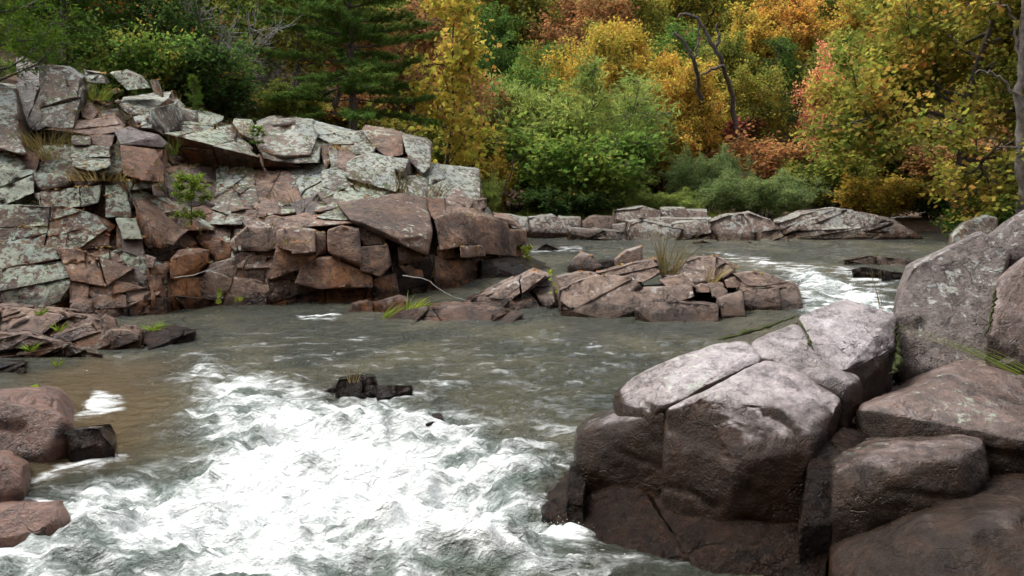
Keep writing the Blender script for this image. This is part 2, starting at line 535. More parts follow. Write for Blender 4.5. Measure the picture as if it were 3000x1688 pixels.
def refine(V, Fc, eye, lim, rounds=7):
    """split every edge that shows longer than lim, keeping the mesh closed"""
    for _ in range(rounds):
        E = np.stack([Fc, np.roll(Fc, -1, 1)], 2).reshape(-1, 2)
        Es = np.sort(E, 1)
        key = Es[:, 0] * (len(V) + 1) + Es[:, 1]
        uk, first, inv = np.unique(key, return_index=True, return_inverse=True)
        ue = Es[first]
        a, b = V[ue[:, 0]], V[ue[:, 1]]
        mid = (a + b) / 2
        vd = eye - mid
        vd /= np.linalg.norm(vd, axis=1)[:, None]
        e = b - a
        al = (e * vd).sum(1)
        full = np.linalg.norm(e, axis=1)
        perp = np.sqrt(np.maximum(full ** 2 - al ** 2, 0))
        fn = np.cross(V[Fc[:, 1]] - V[Fc[:, 0]], V[Fc[:, 2]] - V[Fc[:, 0]])
        face_ok = (fn * (eye - V[Fc[:, 0]])).sum(1) > 0
        eok = np.zeros(len(ue), bool)
        np.logical_or.at(eok, inv, np.repeat(face_ok, 3))
        mark = ((perp > lim * 1.4) & eok) | (full > lim * 9)
        if not mark.any(): break
        mi = np.full(len(ue), -1, np.int64)
        mi[mark] = len(V) + np.arange(mark.sum())
        V = np.vstack([V, mid[mark]])
        M = mi[inv].reshape(-1, 3)
        cnt = (M >= 0).sum(1)
        out = [Fc[cnt == 0]]
        f3, m3 = Fc[cnt == 3], M[cnt == 3]
        if len(f3):
            out += [np.c_[f3[:, 0], m3[:, 0], m3[:, 2]], np.c_[m3[:, 0], f3[:, 1], m3[:, 1]], np.c_[m3[:, 2], m3[:, 1], f3[:, 2]], m3]
        for r in range(3):
            f, m = np.roll(Fc, -r, 1), np.roll(M, -r, 1)
            s1 = (cnt == 1) & (m[:, 0] >= 0)
            g, q = f[s1], m[s1]
            if len(g): out += [np.c_[g[:, 0], q[:, 0], g[:, 2]], np.c_[q[:, 0], g[:, 1], g[:, 2]]]
            s2 = (cnt == 2) & (m[:, 2] < 0)
            g, q = f[s2], m[s2]
            if len(g): out += [np.c_[q[:, 0], g[:, 1], q[:, 1]], np.c_[g[:, 0], q[:, 0], q[:, 1]], np.c_[g[:, 0], q[:, 1], g[:, 2]]]
        Fc = np.vstack(out)
    return V, Fc


def relax(V, Fc, k=0.5):
    S = np.zeros_like(V)
    C_ = np.zeros(len(V))
    for a, b in ((0, 1), (1, 2), (2, 0), (1, 0), (2, 1), (0, 2)):
        for d in range(3):
            S[:, d] += np.bincount(Fc[:, a], V[Fc[:, b], d], len(V))
        C_ += np.bincount(Fc[:, a], minlength=len(V))
    return V * (1 - k) + k * S / np.maximum(C_, 1)[:, None]


def vnormals(V, Fc):
    fn = np.cross(V[Fc[:, 1]] - V[Fc[:, 0]], V[Fc[:, 2]] - V[Fc[:, 0]])
    N = np.zeros_like(V)
    for a in range(3):
        for d in range(3):
            N[:, d] += np.bincount(Fc[:, a], fn[:, d], len(V))
    return N / np.maximum(np.linalg.norm(N, axis=1), 1e-12)[:, None]


def block_mesh(poly, rs, gap=0.004, p=22, amp=0.02, chips=1, detail=None, fine=0.006, nscale=1.0, bev=None, seg=2, smooth=0, lpx=6.0):
    """the polyhedron as a worn block: a few corners broken off, edges rounded, faces uneven"""
    c = poly.c
    rel = poly.pts - c
    size = np.linalg.norm(rel, axis=1).max() * 2
    vis = math.hypot(np.ptp(rel[:, 0]), np.ptp(rel[:, 2]))
    bm = bmesh.new()
    k = 1 - 2 * gap / max(vis, .1)
    for q in rel * k:
        bm.verts.new(q)
    bmesh.ops.convex_hull(bm, input=bm.verts[:])
    bmesh.ops.delete(bm, geom=[v for v in bm.verts if not v.link_faces], context='VERTS')
    bmesh.ops.dissolve_limit(bm, angle_limit=0.06, verts=bm.verts[:], edges=bm.edges[:])
    for _ in range(chips):
        q = unit(rs.normal(0, 1, 3) + np.array((0, -.5, .2)))
        sup = (rel @ q).max() * rs.uniform(0.78, 0.95)
        r = bmesh.ops.bisect_plane(bm, geom=bm.verts[:] + bm.edges[:] + bm.faces[:], plane_co=q * sup, plane_no=q, clear_outer=True)
        ed = [e for e in bm.edges if len(e.link_faces) == 1]
        if ed: bmesh.ops.holes_fill(bm, edges=ed, sides=0)
    dist = max(2.0, c[1])
    mn = min(np.ptp(rel[:, 0]), np.ptp(rel[:, 2]))
    b = bev if bev is not None else 0.02
    b = max(min(b * vis, 0.3 * mn), 1.0 * dist / 852)
    bmesh.ops.bevel(bm, geom=bm.edges[:], offset=b * rs.uniform(.7, 1.3), segments=seg, profile=0.5, affect='EDGES', clamp_overlap=True)
    bmesh.ops.triangulate(bm, faces=bm.faces[:])
    bm.verts.index_update()
    V = np.array([v.co[:] for v in bm.verts])
    faces = np.array([[v.index for v in f.verts] for f in bm.faces], np.int64)
    bm.free()
    lim = lpx * dist / 852 * (2.5 if detail else 1)
    V, faces = refine(V, faces, np.array((0, 0, CAM_H)) - c, lim)
    for _ in range(smooth):
        V = relax(V, faces)
    N = vnormals(V, faces)
    W = V + c
    kk = amp * min(vis, 2.5)
    nv = fbm(W * (2.0 / max(vis, .25)) * nscale, 2, 5) * kk * 1.6
    st = W @ unit((0.18, -0.1, 1.0)) * 4.0 / max(0.35, vis) + pnoise(W * 1.3, 9) * 0.8
    fl = np.abs(st - np.floor(st) - 0.5) * 2
    nv -= kk * 0.8 * (1 - sstep(fl, 0.0, 0.22)) * (pnoise(W * 1.7, 3) > 0.0)
    nv += (np.abs(pnoise(W * 5.0, 23)) - .25) * fine * 2.2 + fbm(W * 11.0, 2, 21) * fine
    V = V + N * nv[:, None]
    TRI[0] += len(faces)
    if 10 < c[1] < 22:
        up = np.where((N[:, 2] > 0.72) & (W[:, 2] > 0.55))[0]
        if len(up): LEDGE.append((V + c)[rs.choice(up, min(len(up), 8), False)])
    return fast_mesh('rock_piece', V, faces), c


JA = [unit((1, 0.12, 0.18)), unit((-0.1, 1, 0.08)), unit((-0.2, -0.05, 1))]   # joint set: two upright, one bedding dipping right


def prism(pts, d, lean=0.0, thick=1.0, rise=0.15, drop=False, recede=0.85, zray=0.85, depths=None, vref=None):
    """front outline in photo pixels stood at distance d (leaning back as it rises) and carried back by its thickness"""
    vr = vref if vref is not None else max(p[1] for p in pts)
    out = []
    for i, (u, v) in enumerate(pts):
        dd = depths[i] if depths else (d(u, v) if callable(d) else d + lean * (vr - v) / 100.0)
        f = at(u, v, dd)
        out.append(f)
        b = f + thick * np.array((recede * f[0] / f[1], 1.0, zray * (f[2] - CAM_H) / f[1] + rise * (0.25 if zray else 1.0)))
        out.append(b)
        if drop:
            out.append(np.array((f[0], f[1] - 0.05, -0.75)))
            out.append(np.array((b[0], b[1], -0.75)))
    return out


def build_rock(name, label, cat, macros, group=None, seed=1, kw=None):
    """macros: list of (points, material, frac or None, extra kw). One block stays a mesh; more hang under an Empty."""
    rs = np.random.default_rng(seed)
    pieces = []
    count = -1
    for mc in macros:
        pts, mat, frac = mc[0], mc[1], mc[2]
        k = dict(kw or {})
        if len(mc) > 3 and mc[3]: k.update(mc[3])
        shift = k.pop('shift', 0.016)
        axes = k.pop('axes', JA)
        po = Poly(pts)
        ps = [po]
        if frac:
            ps = fracture(po, frac, axes, rs)
        for q in ps:
            if len(q.n) < 4 or min(q.ext(a) for a in JA) < 0.03: continue
            count += 1
            if len(ps) > 1: k.setdefault('chips', 0)
            jig = np.array((rs.normal(0, .25), rs.uniform(-1, 0.55), rs.normal(0, .2)))
            if count in HIDDEN.get(seed, ()): continue
            me, c = block_mesh(q, np.random.default_rng(seed * 7919 + count), **k)
            sz = max(q.ext(a) for a in JA)
            if len(ps) > 1:
                c = c + jig * shift * min(sz, 1.2)
            pieces.append((me, c, mat, count))
    if len(pieces) == 1:
        me, c, mat, _ = pieces[0]
        o = link(name, me, c, None, MATS[mat])
        tag(o, label, cat, group)
        return o
    base = np.mean([p[1] for p in pieces], axis=0)
    base[2] = min(p[1][2] for p in pieces)
    e = link(name, None, base)
    tag(e, label, cat, group)
    for me, c, mat, k in pieces:
        KEYS[link('block', me, c - base, e, MATS[mat]).name] = (seed, k)
    return e


z1 = lambda L: [(x / 2.415, y / 2.415) for x, y in L]
z4 = lambda L: [(x / 2.07, 400 + y / 2.07) for x, y in L]
z5 = lambda L: [(600 + x / 2.415, 350 + y / 2.415) for x, y in L]
z6 = lambda L: [(1400 + x / 1.9815, 560 + y / 1.9815) for x, y in L]
z7 = lambda L: [(1500 + x / 1.332, 600 + y / 1.332) for x, y in L]
z9 = lambda L: [(400 + x / 4.2617, 340 + y / 4.2617) for x, y in L]

_u = [-300, 0, 300, 480, 540, 870, 1150, 1380, 1530]
_d = [12.4, 13.0, 13.4, 13.8, 15.0, 15.3, 15.8, 17.2, 19.3]


def CD(u, v, off=0.0):
    """distance of the left bank's rock face, from its waterline and the way it steps back"""
    d0 = float(np.interp(u, _u, _d))
    z = CAM_H - (v - 528) / F * d0
    a = float(np.interp(z, [-.3, 0, 1.4, 1.9, 3.4, 4.6], [0, 0, 0.7, 2.4, 5.4, 7.5]))
    b = float(np.interp(z, [-.3, 0, 2.5, 3.2, 4.5, 6], [0, 0, 1.9, 3.8, 5.2, 7]))
    k = float(sstep(u, 430, 540))
    return d0 + a * k + b * (1 - k) + off


def face(pts, off=0.0, thick=1.2, rise=0.12, drop=False):
    cu, cv = sum(p[0] for p in pts) / len(pts), sum(p[1] for p in pts) / len(pts)
    pts = [(cu + (u - cu) * 1.06, cv + (v - cv) * 1.06) for u, v in pts]
    return prism(pts, lambda u, v: CD(u, v, off), thick=thick, rise=rise, drop=drop)


def filler(u0, u1, v0, v1, su, sv, off, mats, seed, inside=None):
    """smaller jointed rock packed behind the large blocks"""
    rs = np.random.default_rng(seed)
    out = []
    v = v0
    row = 0
    while v < v1:
        u = u0 - (row % 2) * su * 0.5
        hh = sv * rs.uniform(0.75, 1.25)
        while u < u1:
            ww = su * rs.uniform(0.7, 1.4)
            if inside is None or inside(u + ww / 2, v + hh * .3):
                j = lambda: rs.uniform(-0.2, 0.2)
                sk = rs.uniform(-.35, .35)
                P = [(u + j() * ww + sk * hh, v + j() * hh), (u + ww * (.55 + j()) + sk * hh, v - (.1 + j()) * hh), (u + ww * (1.1 + j()) + sk * hh, v + (j() + .08) * hh),
                     (u + ww * (1.1 + j()), v + hh * (1.1 + j())), (u + j() * ww, v + hh * (1.1 + j()))]
                o = off + rs.uniform(-0.25, 0.3)
                a_ = rs.uniform(-.55, .55)
                ax = [unit((1, .1, a_)), unit((-.1, 1, .05)), unit((-a_ + rs.uniform(-.25, .25), -.1, 1))]
                k_ = rs.uniform(.7, 1.4)
                out.append((face(P, o, thick=rs.uniform(1.0, 1.8), rise=rs.uniform(0, .25)), rs.choice(mats), (.62 * k_, 3, .42 * k_), dict(axes=ax, shift=.04, gap=.003)))
            u += ww
        v += hh
        row += 1
    return out


# ---- left bank: lichen-covered face
L = []
A = L.append
A((face(z4([(0, 200), (200, 210), (205, 345), (0, 430)]), -.1), 'lichen', (.8, 2, .45), None))
A((face(z4([(-60, 60), (80, 80), (160, 190), (100, 230), (-60, 220)]), 0), 'lichen', (.7, 2, .4), None))
A((face(z4([(200, 220), (330, 235), (430, 265), (400, 300), (205, 340)]), 0), 'lichen', (.7, 2, .3), None))
A((face(z4([(205, 345), (300, 352), (600, 300), (590, 400), (500, 425), (250, 425)]), -.05), 'lichen', (.55, 2, .4), None))
A((face(z4([(630, 300), (710, 300), (780, 360), (800, 490), (640, 490)]), -.1), 'lichen', (.7, 2, .5), None))
A((face(z4([(0, 425), (370, 425), (560, 480), (630, 560), (450, 690), (0, 650)]), -.15, 1.6), 'lichen', (.5, 2.5, .35), None))
A((face(z4([(470, 600), (655, 600), (665, 730), (640, 790), (490, 700)]), -.1), 'red', (.35, 2, .22), None))
A((face(z4([(0, 640), (350, 690), (440, 860), (300, 1050), (0, 1050)]), -.2, 1.8, drop=True), 'lichen', (.75, 2.5, .5), None))
A((face(z4([(350, 685), (490, 690), (650, 780), (800, 800), (640, 900), (440, 870)]), -.25), 'red', (.5, 2, .4), None))
A((face(z4([(440, 860), (640, 860), (840, 920), (960, 945), (995, 1120), (760, 1150), (640, 1090), (440, 1070)]), -.2, 1.8, drop=True), 'red', (.5, 2, .3), None))
A((face(z4([(660, 690), (720, 720), (820, 850), (850, 930), (700, 900)]), -.15), 'red', (.3, 2, .18), None))
A((face(z4([(740, 610), (862, 620), (895, 940), (830, 940), (760, 780)]), -.1), 'wetdark', None, None))
A((face(z4([(705, 500), (825, 500), (862, 620), (745, 622)]), -.2), 'lichen', None, None))
A((face(z4([(500, 500), (600, 490), (700, 540), (640, 600), (540, 580)]), .05), 'orange', (.4, 2, .3), None))
L += filler(-60, 420, 440, 900, 190, 120, .06, ['lichen', 'lichen', 'red'], 3)
# the face carries on past the picture edge
A((face([(-760, 690), (-90, 690), (-90, 940), (-760, 940)], 0, 1.8, drop=True), 'lichen', (1.0, 3, .6), None))
A((face([(-760, 440), (-90, 430), (-90, 700), (-760, 710)], 0, 1.8), 'lichen', (1.0, 3, .5), None))
A((face([(-760, 180), (-100, 230), (-90, 450), (-760, 460)], .2, 2.2), 'grey', (1.2, 3, .8), None))
build_rock('rock_cliff', 'low cliff face crusted with pale green lichen, brown towards the water', 'cliff', L, seed=3, kw=dict(p=26))

# ---- grassy gully with its upper blocks, far upper corner
L = []
A = L.append
A((face(z1([(300, 480), (450, 490), (560, 560), (580, 640), (560, 760), (520, 900), (290, 880)]), -.2, 2.0), 'grey', (1.1, 3, .75), None))
A((face(z1([(-150, 600), (90, 640), (110, 780), (170, 1080), (-150, 1010)]), -.3, 2.0), 'grey', (.9, 3, .9), None))
A((face(z1([(120, 420), (320, 500), (320, 900), (150, 940)]), .9, 2.0), 'wetdark', (1, 3, 1), None))
A((face(z1([(570, 770), (640, 735), (690, 800), (650, 850), (580, 830)]), .0, .4), 'pale', None, dict(p=8)))
A((face(z1([(600, 500), (720, 520), (760, 590), (620, 580)]), .2, .6), 'grey', None, dict(p=10)))
A((face(z1([(780, 520), (880, 505), (990, 540), (1060, 625), (900, 640)]), .0, .8), 'lichen', None, None))
A((face(z1([(1060, 570), (1110, 570), (1150, 685), (1090, 660)]), -.1, .4), 'lichen', None, None))
A((face(z1([(540, 860), (800, 830), (870, 920), (660, 960), (520, 930)]), -.1, 1.5, .5), 'pale', (.6, 2, .2), None))
build_rock('rock_outcrop', 'grey lichened blocks beside a dry grassy gully, under the cedar', 'rock outcrop', L, seed=5, kw=dict(p=22))

# ---- rust coloured cube and the blocks round it
L = []
A = L.append
A((face(z4([(740, 62), (985, 85), (988, 275), (860, 262), (748, 232)]), -.35, 1.4, .02), 'orange', None, dict(p=40, chips=3, amp=.02)))
A((face(z1([(820, 935), (900, 915), (1100, 960), (1180, 1010), (1140, 1040), (860, 1022)]), -.35, 1.2, .25), 'purple', None, dict(p=34, chips=2, amp=.015)))
A((face(z4([(430, 62), (660, 62), (665, 180), (560, 212), (440, 182)]), -.2), 'lichen', (.8, 2, .35), None))
A((face(z4([(437, 0), (548, -4), (545, 50), (432, 52)]), -.3, .9), 'lichen', None, None))
A((face(z4([(550, -15), (690, -5), (680, 60), (552, 58)]), -.15, .9), 'red', None, None))
A((face(z4([(780, 265), (985, 275), (985, 310), (790, 325)]), -.25), 'lichen', (.35, 2, .2), None))
A((face(z4([(925, 300), (1050, 290), (1035, 360), (930, 362)]), -.3), 'pale', (.35, 2, .4), None))
A((face(z4([(815, 388), (1032, 384), (1040, 470), (1150, 500), (1140, 560), (1050, 655), (900, 672), (850, 600)]), -.3, 1.2, .02), 'red', (.9, 2, .9), dict(p=36, chips=3, amp=.02)))
A((face(z4([(1030, 390), (1140, 400), (1160, 500), (1040, 470)]), -.1, 1.2), 'orange', None, dict(p=30)))
A((face(z4([(1040, 745), (1080, 690), (1200, 680), (1262, 692), (1252, 765), (1170, 860), (1040, 862)]), -.35, 1.2, .1), 'orange', (.6, 2, .8), dict(p=26)))
A((face(z4([(880, 720), (940, 742), (930, 795), (890, 795)]), -.3, .6), 'pale', None, None))
A((face(z4([(895, 800), (1040, 765), (1042, 1000), (920, 985)]), -.25, 1.2, drop=True), 'orange', (.35, 2, .5), None))
A((face(z4([(1040, 868), (1280, 850), (1292, 975), (1170, 1010), (1050, 1010)]), -.2, 1.2, drop=True), 'orange', (.5, 2, .7), None))
A((face(z4([(1150, 560), (1200, 380), (1390, 460), (1390, 640), (1250, 690)]), -.05, 1.2), 'red', (.45, 2, .5), None))
A((face(z4([(1200, 640), (1400, 640), (1400, 730), (1290, 760)]), -.1, 1.2), 'red', (.5, 2, .4), None))
A((face(z4([(1200, 370), (1290, 370), (1385, 380), (1385, 470), (1210, 440)]), -.15, 1), 'pale', (.4, 2, .3), None))
L += filler(395, 700, 500, 890, 170, 120, .12, ['red', 'wetdark', 'red', 'orange'], 8)
build_rock('rock_outcrop', 'squared rust-orange blocks below a flat purple slab in the middle of the cliff', 'rock outcrop', L, seed=8)

# ---- upper ridge of grey blocks
L = []
A = L.append
A((face(z1([(1070, 780), (1240, 740), (1300, 800), (1300, 905), (1200, 940), (1080, 900)]), -.2, 1.3, .35), 'grey', None, dict(p=14)))
A((face(z1([(850, 740), (1180, 700), (1240, 745), (1070, 790), (950, 830), (880, 800)]), .1, 1.6, .45), 'grey', None, dict(p=14)))
A((face(z1([(940, 830), (1070, 790), (1090, 910), (1150, 950), (980, 900)]), .0, 1.2), 'grey', (.5, 2, .4), None))
A((face(z1([(1270, 765), (1390, 790), (1400, 870), (1300, 880)]), 0, 1), 'grey', None, None))
A((face(z1([(1400, 800), (1570, 850), (1530, 880), (1400, 880)]), .2, 1, .4), 'lichen', None, None))
A((face(z1([(1250, 870), (1520, 880), (1500, 950), (1250, 960)]), .2, 1.4, .5), 'lichen', (.6, 2, .4), None))
A((face(z9([(490, 280), (700, 180), (780, 330), (720, 430), (570, 420), (490, 330)]), -.15, 1.0, .35), 'grey', None, None))
A((face(z9([(480, 400), (780, 420), (760, 520), (600, 590), (470, 560)]), -.1, 1.0), 'lichen', (.4, 2, .3), None))
A((face(z9([(900, 180), (980, 190), (1020, 430), (1000, 620), (890, 650), (830, 480)]), -.2, 1.2), 'lichen', (.7, 2, .8), None))
A((face(z9([(985, 160), (1160, 160), (1230, 260), (1160, 400), (1030, 400)]), -.15, 1.2, .3), 'grey', None, None))
A((face(z9([(1230, 230), (1320, 300), (1440, 420), (1350, 460), (1170, 460), (1180, 380)]), -.05, 1.2, .3), 'grey', (.5, 2, .6), None))
A((face(z9([(1025, 390), (1150, 470), (1140, 770), (1050, 770), (1010, 570)]), -.2, 1.0), 'grey', (.5, 2, .45), None))
A((face(z9([(1215, 470), (1330, 470), (1360, 560), (1340, 680), (1185, 660)]), -.2, .9), 'lichen', None, dict(p=16)))
A((face(z9([(1350, 470), (1460, 480), (1440, 700), (1340, 680)]), -.05, 1), 'red', (.4, 2, .4), None))
A((face(z9([(630, 600), (790, 545), (825, 620), (800, 740), (680, 770), (605, 740)]), -.2, 1.0), 'pale', None, None))
A((face(z9([(680, 780), (900, 700), (1000, 760), (960, 900), (720, 850)]), -.15, 1.0), 'lichen', (.5, 2, .35), None))
A((face(z9([(940, 790), (1040, 790), (1055, 1010), (980, 1010)]), -.15, .9), 'grey', None, None))
A((face(z9([(1180, 720), (1340, 680), (1530, 720), (1530, 850), (1350, 870), (1200, 800)]), -.25, 1.1, .3), 'lichen', (.9, 2, .5), None))
A((face(z9([(1270, 860), (1530, 850), (1500, 1000), (1300, 1050), (1190, 1000)]), -.05, 1.1), 'lichen', (.7, 2, .4), None))
A((face(z5([(350, 65), (450, 22), (640, 25), (740, 45), (790, 120), (735, 245), (560, 260), (400, 230)]), -.55, 2.0, .28), 'grey', None, dict(p=20, amp=.03)))
A((face(z5([(430, 235), (740, 230), (800, 305), (640, 310), (480, 290)]), -.45, 1.6, .1), 'grey', None, dict(p=14)))
A((face(z5([(200, 25), (320, 30), (360, 110), (330, 150), (260, 110)]), .1, 1, .4), 'lichen', None, None))
A((face(z5([(728, 140), (822, 190), (812, 300), (762, 292)]), -.4, 1.0), 'grey', None, None))
A((face(z5([(740, 55), (830, 90), (1100, 150), (1080, 175), (905, 175), (780, 120)]), .1, 1.6, .5), 'grey', (.7, 2, .5), None))
A((face(z5([(820, 190), (905, 165), (900, 290), (850, 372)]), -.2, 1.2), 'red', None, None))
A((face(z5([(870, 200), (945, 205), (945, 350), (900, 370)]), -.3, 1.2), 'grey', None, None))
A((face(z5([(945, 205), (1080, 262), (1000, 372), (945, 335)]), -.35, 1.2, .25), 'pale', (.7, 2, .5), None))
A((face(z5([(1055, 180), (1150, 158), (1205, 200), (1190, 250), (1065, 245)]), -.3, .9, .3), 'grey', None, None))
A((face(z5([(1120, 88), (1390, 128), (1400, 250), (1290, 270), (1200, 200)]), -.3, 1.8, .4), 'red', None, dict(p=26)))
A((face(z5([(1115, 78), (1250, 95), (1400, 125), (1400, 150), (1180, 130)]), -.2, 1.8, .3), 'grey', None, None))
A((face(z5([(1400, 128), (1560, 148), (1600, 185), (1592, 330), (1520, 412), (1440, 270)]), -.5, 1.6, .15), 'grey', None, dict(p=16)))
A((face(z5([(1290, 268), (1440, 285), (1535, 400), (1390, 412), (1345, 330)]), -.6, 1.4), 'grey', None, None))
A((face(z5([(1010, 315), (1060, 280), (1190, 245), (1320, 295), (1370, 480), (1345, 525), (1180, 470), (1000, 405)]), -.65, 1.6, .35), 'grey', (1.6, 3, 1.0), dict(p=22)))
A((face(z5([(830, 370), (960, 365), (1025, 440), (1022, 512), (910, 500), (830, 470)]), -.5, 1.2, .3), 'grey', None, dict(p=26)))
A((face(z5([(470, 380), (640, 330), (800, 380), (812, 620), (640, 640), (430, 570)]), .15, 1.5, 0), 'orange', (1.0, 3, .6), dict(gap=.006)))
A((face(z5([(370, 250), (500, 290), (470, 420), (380, 420)]), .2, 1.2), 'orange', (.5, 2, .5), None))
A((face(z5([(330, 560), (370, 545), (510, 568), (535, 672), (360, 645)]), -.4, .8, .3), 'pale', None, None))
A((face(z5([(510, 590), (630, 640), (640, 670), (540, 680)]), -.3, .8, .3), 'lichen', None, None))
A((face(z5([(180, 600), (340, 560), (370, 650), (240, 640)]), -.2, 1.0, .4), 'lichen', (.4, 2, .3), None))
A((face(z5([(1390, 410), (1530, 400), (1580, 430), (1560, 560), (1370, 540)]), -.3, 1.4), 'grey', (.5, 2, .5), None))
A((face(z5([(1560, 430), (1640, 325), (1720, 440), (1750, 560), (1560, 570)]), -.2, 1.6, .2), 'grey', (.6, 2, .45), None))
A((face(z5([(1700, 560), (1750, 500), (1800, 478), (1890, 590), (1870, 630), (1720, 620)]), -.2, 1.4, .2), 'pale', (.7, 2, .6), None))
A((face(z5([(1880, 620), (2000, 640), (2030, 690), (1900, 690)]), .3, 1.2, .2), 'grey', (.7, 2, .5), None))
L += filler(545, 1290, 400, 600, 190, 110, .0, ['grey', 'grey', 'lichen', 'red'], 12,
            inside=lambda u, v: v > np.interp(u, [500, 760, 1000, 1250, 1290], [370, 375, 395, 420, 520]))
build_rock('rock_ridge', 'long ridge of tumbled grey lichened blocks along the top of the cliff', 'rock ridge', L, seed=21)

# ---- red-brown buttress standing in the river
L = []
A = L.append
A((face(z5([(950, 612), (1100, 562), (1380, 540), (1560, 568), (1605, 800), (1570, 965), (1330, 855), (1080, 755)]), -.9, 2.0, .25), 'red', (2.2, 3, 1.4), dict(p=18)))
A((face(z5([(790, 690), (1020, 618), (1015, 715), (850, 705)]), -.5, 1.2, .2), 'grey', None, None))
A((face(z5([(820, 610), (930, 590), (950, 620), (830, 650)]), -.3, 1.0, .2), 'purple', None, None))
A((face(z5([(1545, 560), (1690, 570), (1705, 680), (1630, 730), (1600, 600)]), -.55, 1.6, .2), 'orange', (.7, 2, .6), None))
A((face(z5([(1700, 600), (1900, 640), (1930, 690), (1840, 670), (1700, 660)]), -.4, 2, .35), 'pale', (.9, 3, .5), None))
A((face(z5([(1635, 700), (1700, 670), (1835, 660), (1852, 885), (1660, 925)]), -.7, 1.8, .2), 'red', None, dict(p=18)))
A((face(z5([(1850, 690), (2000, 690), (2135, 740), (2205, 880), (2192, 965), (1980, 945), (1850, 885)]), -.7, 2.0, .2), 'red', (1.2, 3, 1.1), dict(p=18)))
A((face(z5([(2040, 690), (2180, 720), (2250, 770), (2140, 745)]), -.3, 1.5, .3), 'pale', (.7, 2, .5), None))
A((face(z5([(2140, 785), (2270, 785), (2275, 880), (2205, 905)]), -.5, 1.2, .15), 'red', None, dict(p=16)))
A((face(z5([(1810, 902), (1960, 893), (1985, 968), (1812, 982)]), -.85, .7, .3), 'pale', None, dict(p=30)))
A((face(z5([(1640, 975), (1800, 985), (2195, 962), (2175, 1130), (1790, 1160), (1635, 1110)]), -.45, 1.8, .1, drop=True), 'red', (.9, 3, .7), dict(p=20)))
A((face(z5([(1645, 920), (1760, 905), (1770, 980), (1650, 985)]), -.45, 1.4), 'red', None, None))
A((face(z5([(1365, 910), (1430, 882), (1535, 970), (1525, 1005), (1378, 1025)]), -.65, 1.4, .1), 'red', (.8, 2, .7), None))
A((face(z5([(1365, 1028), (1535, 1008), (1545, 1115), (1370, 1105)]), -.45, 1.4), 'red', (.8, 2, .5), None))
A((face(z5([(870, 795), (960, 758), (1092, 780), (1102, 1062), (960, 1020), (882, 930)]), -.75, 1.4, .25), 'red', (1.2, 3, .6), dict(p=14, gap=.006)))
A((face(z5([(1085, 760), (1260, 772), (1275, 885), (1100, 890)]), -.5, 1.4, .25), 'pale', (.8, 2, .6), None))
A((face(z5([(1105, 905), (1290, 900), (1312, 1040), (1240, 1112), (1105, 1072)]), -.8, 1.3, .15), 'red', None, dict(p=18)))
A((face(z5([(1270, 790), (1400, 850), (1430, 880), (1360, 900), (1280, 880)]), -.3, 1.2, .3), 'red', (.5, 2, .4), None))
A((face(z5([(1290, 960), (1360, 900), (1370, 1090), (1310, 1080)]), -.3, 1.2), 'red', None, None))
A((face(z5([(512, 790), (620, 765), (772, 795), (778, 935), (690, 955), (520, 905)]), -.75, 1.4, .25), 'pale', (1.3, 3, .9), dict(p=12)))
A((face(z5([(600, 870), (700, 868), (765, 940), (615, 952)]), -1.0, .7, .2), 'pale', None, dict(p=12)))
A((face(z5([(780, 800), (852, 800), (862, 950), (780, 962)]), -.4, 1.2), 'red', (.5, 2, .5), None))
A((face(z5([(175, 875), (300, 765), (510, 770), (525, 905), (440, 935), (190, 935)]), -.5, 1.2, .35), 'pale', (.45, 2, .35), dict(gap=.015)))
A((face(z5([(250, 690), (480, 680), (500, 770), (300, 765)]), -.2, 1.2, .35), 'pale', (.6, 2, .4), None))
A((face(z5([(480, 705), (700, 660), (1060, 738), (870, 795), (500, 775)]), -.4, 2.2, .4), 'pale', (1.0, 3, .5), dict(p=16)))
A((face(z5([(188, 945), (355, 945), (352, 1032), (200, 1025)]), -.4, .9, .2), 'pale', None, None))
A((face(z5([(360, 935), (470, 930), (480, 1050), (370, 1060)]), -.2, .9, .1), 'red', (.4, 2, .4), None))
A((face(z5([(465, 1055), (520, 905), (690, 958), (782, 970), (705, 1045), (470, 1140)]), -.6, 1.4, .15), 'red', (.9, 2, .6), None))
A((face(z5([(685, 1050), (800, 985), (900, 985), (1010, 1050), (1170, 1095), (1180, 1190), (830, 1200), (650, 1160)]), -.65, 1.6, .2), 'red', (1.2, 3, .6), dict(p=14)))
A((face(z5([(455, 1130), (660, 1150), (835, 1195), (852, 1350), (660, 1345), (470, 1260)]), -.4, 1.6, drop=True), 'red', (.6, 3, .5), None))
A((face(z5([(855, 1205), (1165, 1155), (1155, 1300), (1060, 1350), (852, 1345)]), -.4, 1.6, drop=True), 'red', (.8, 3, .8), None))
A((face(z5([(1160, 1145), (1350, 1090), (1375, 1255), (1150, 1300)]), -.45, 1.6, drop=True), 'red', (.8, 3, .7), None))
A((face(z5([(1370, 1105), (1640, 1140), (1645, 1280), (1380, 1280)]), -.3, 1.5, drop=True), 'red', (.6, 3, .45), None))
A((face(z5([(1640, 1155), (1800, 1160), (1850, 1240), (1830, 1285), (1650, 1280)]), -.4, 1.2, drop=True), 'red', (.5, 2, .3), None))
A((face(z5([(1830, 1190), (2140, 1120), (2165, 1170), (2040, 1245), (1850, 1275)]), -.55, 1.2, .3, drop=True), 'pale', (.9, 2, .5), None))
A((face(z5([(168, 1072), (450, 1060), (455, 1185), (240, 1175)]), -.35, 1.0), 'red', (.5, 2, .3), None))
A((face(z5([(185, 1150), (350, 1150), (455, 1185), (455, 1300), (280, 1315), (190, 1285)]), -.35, 1.2, drop=True), 'red', (.45, 2, .35), None))
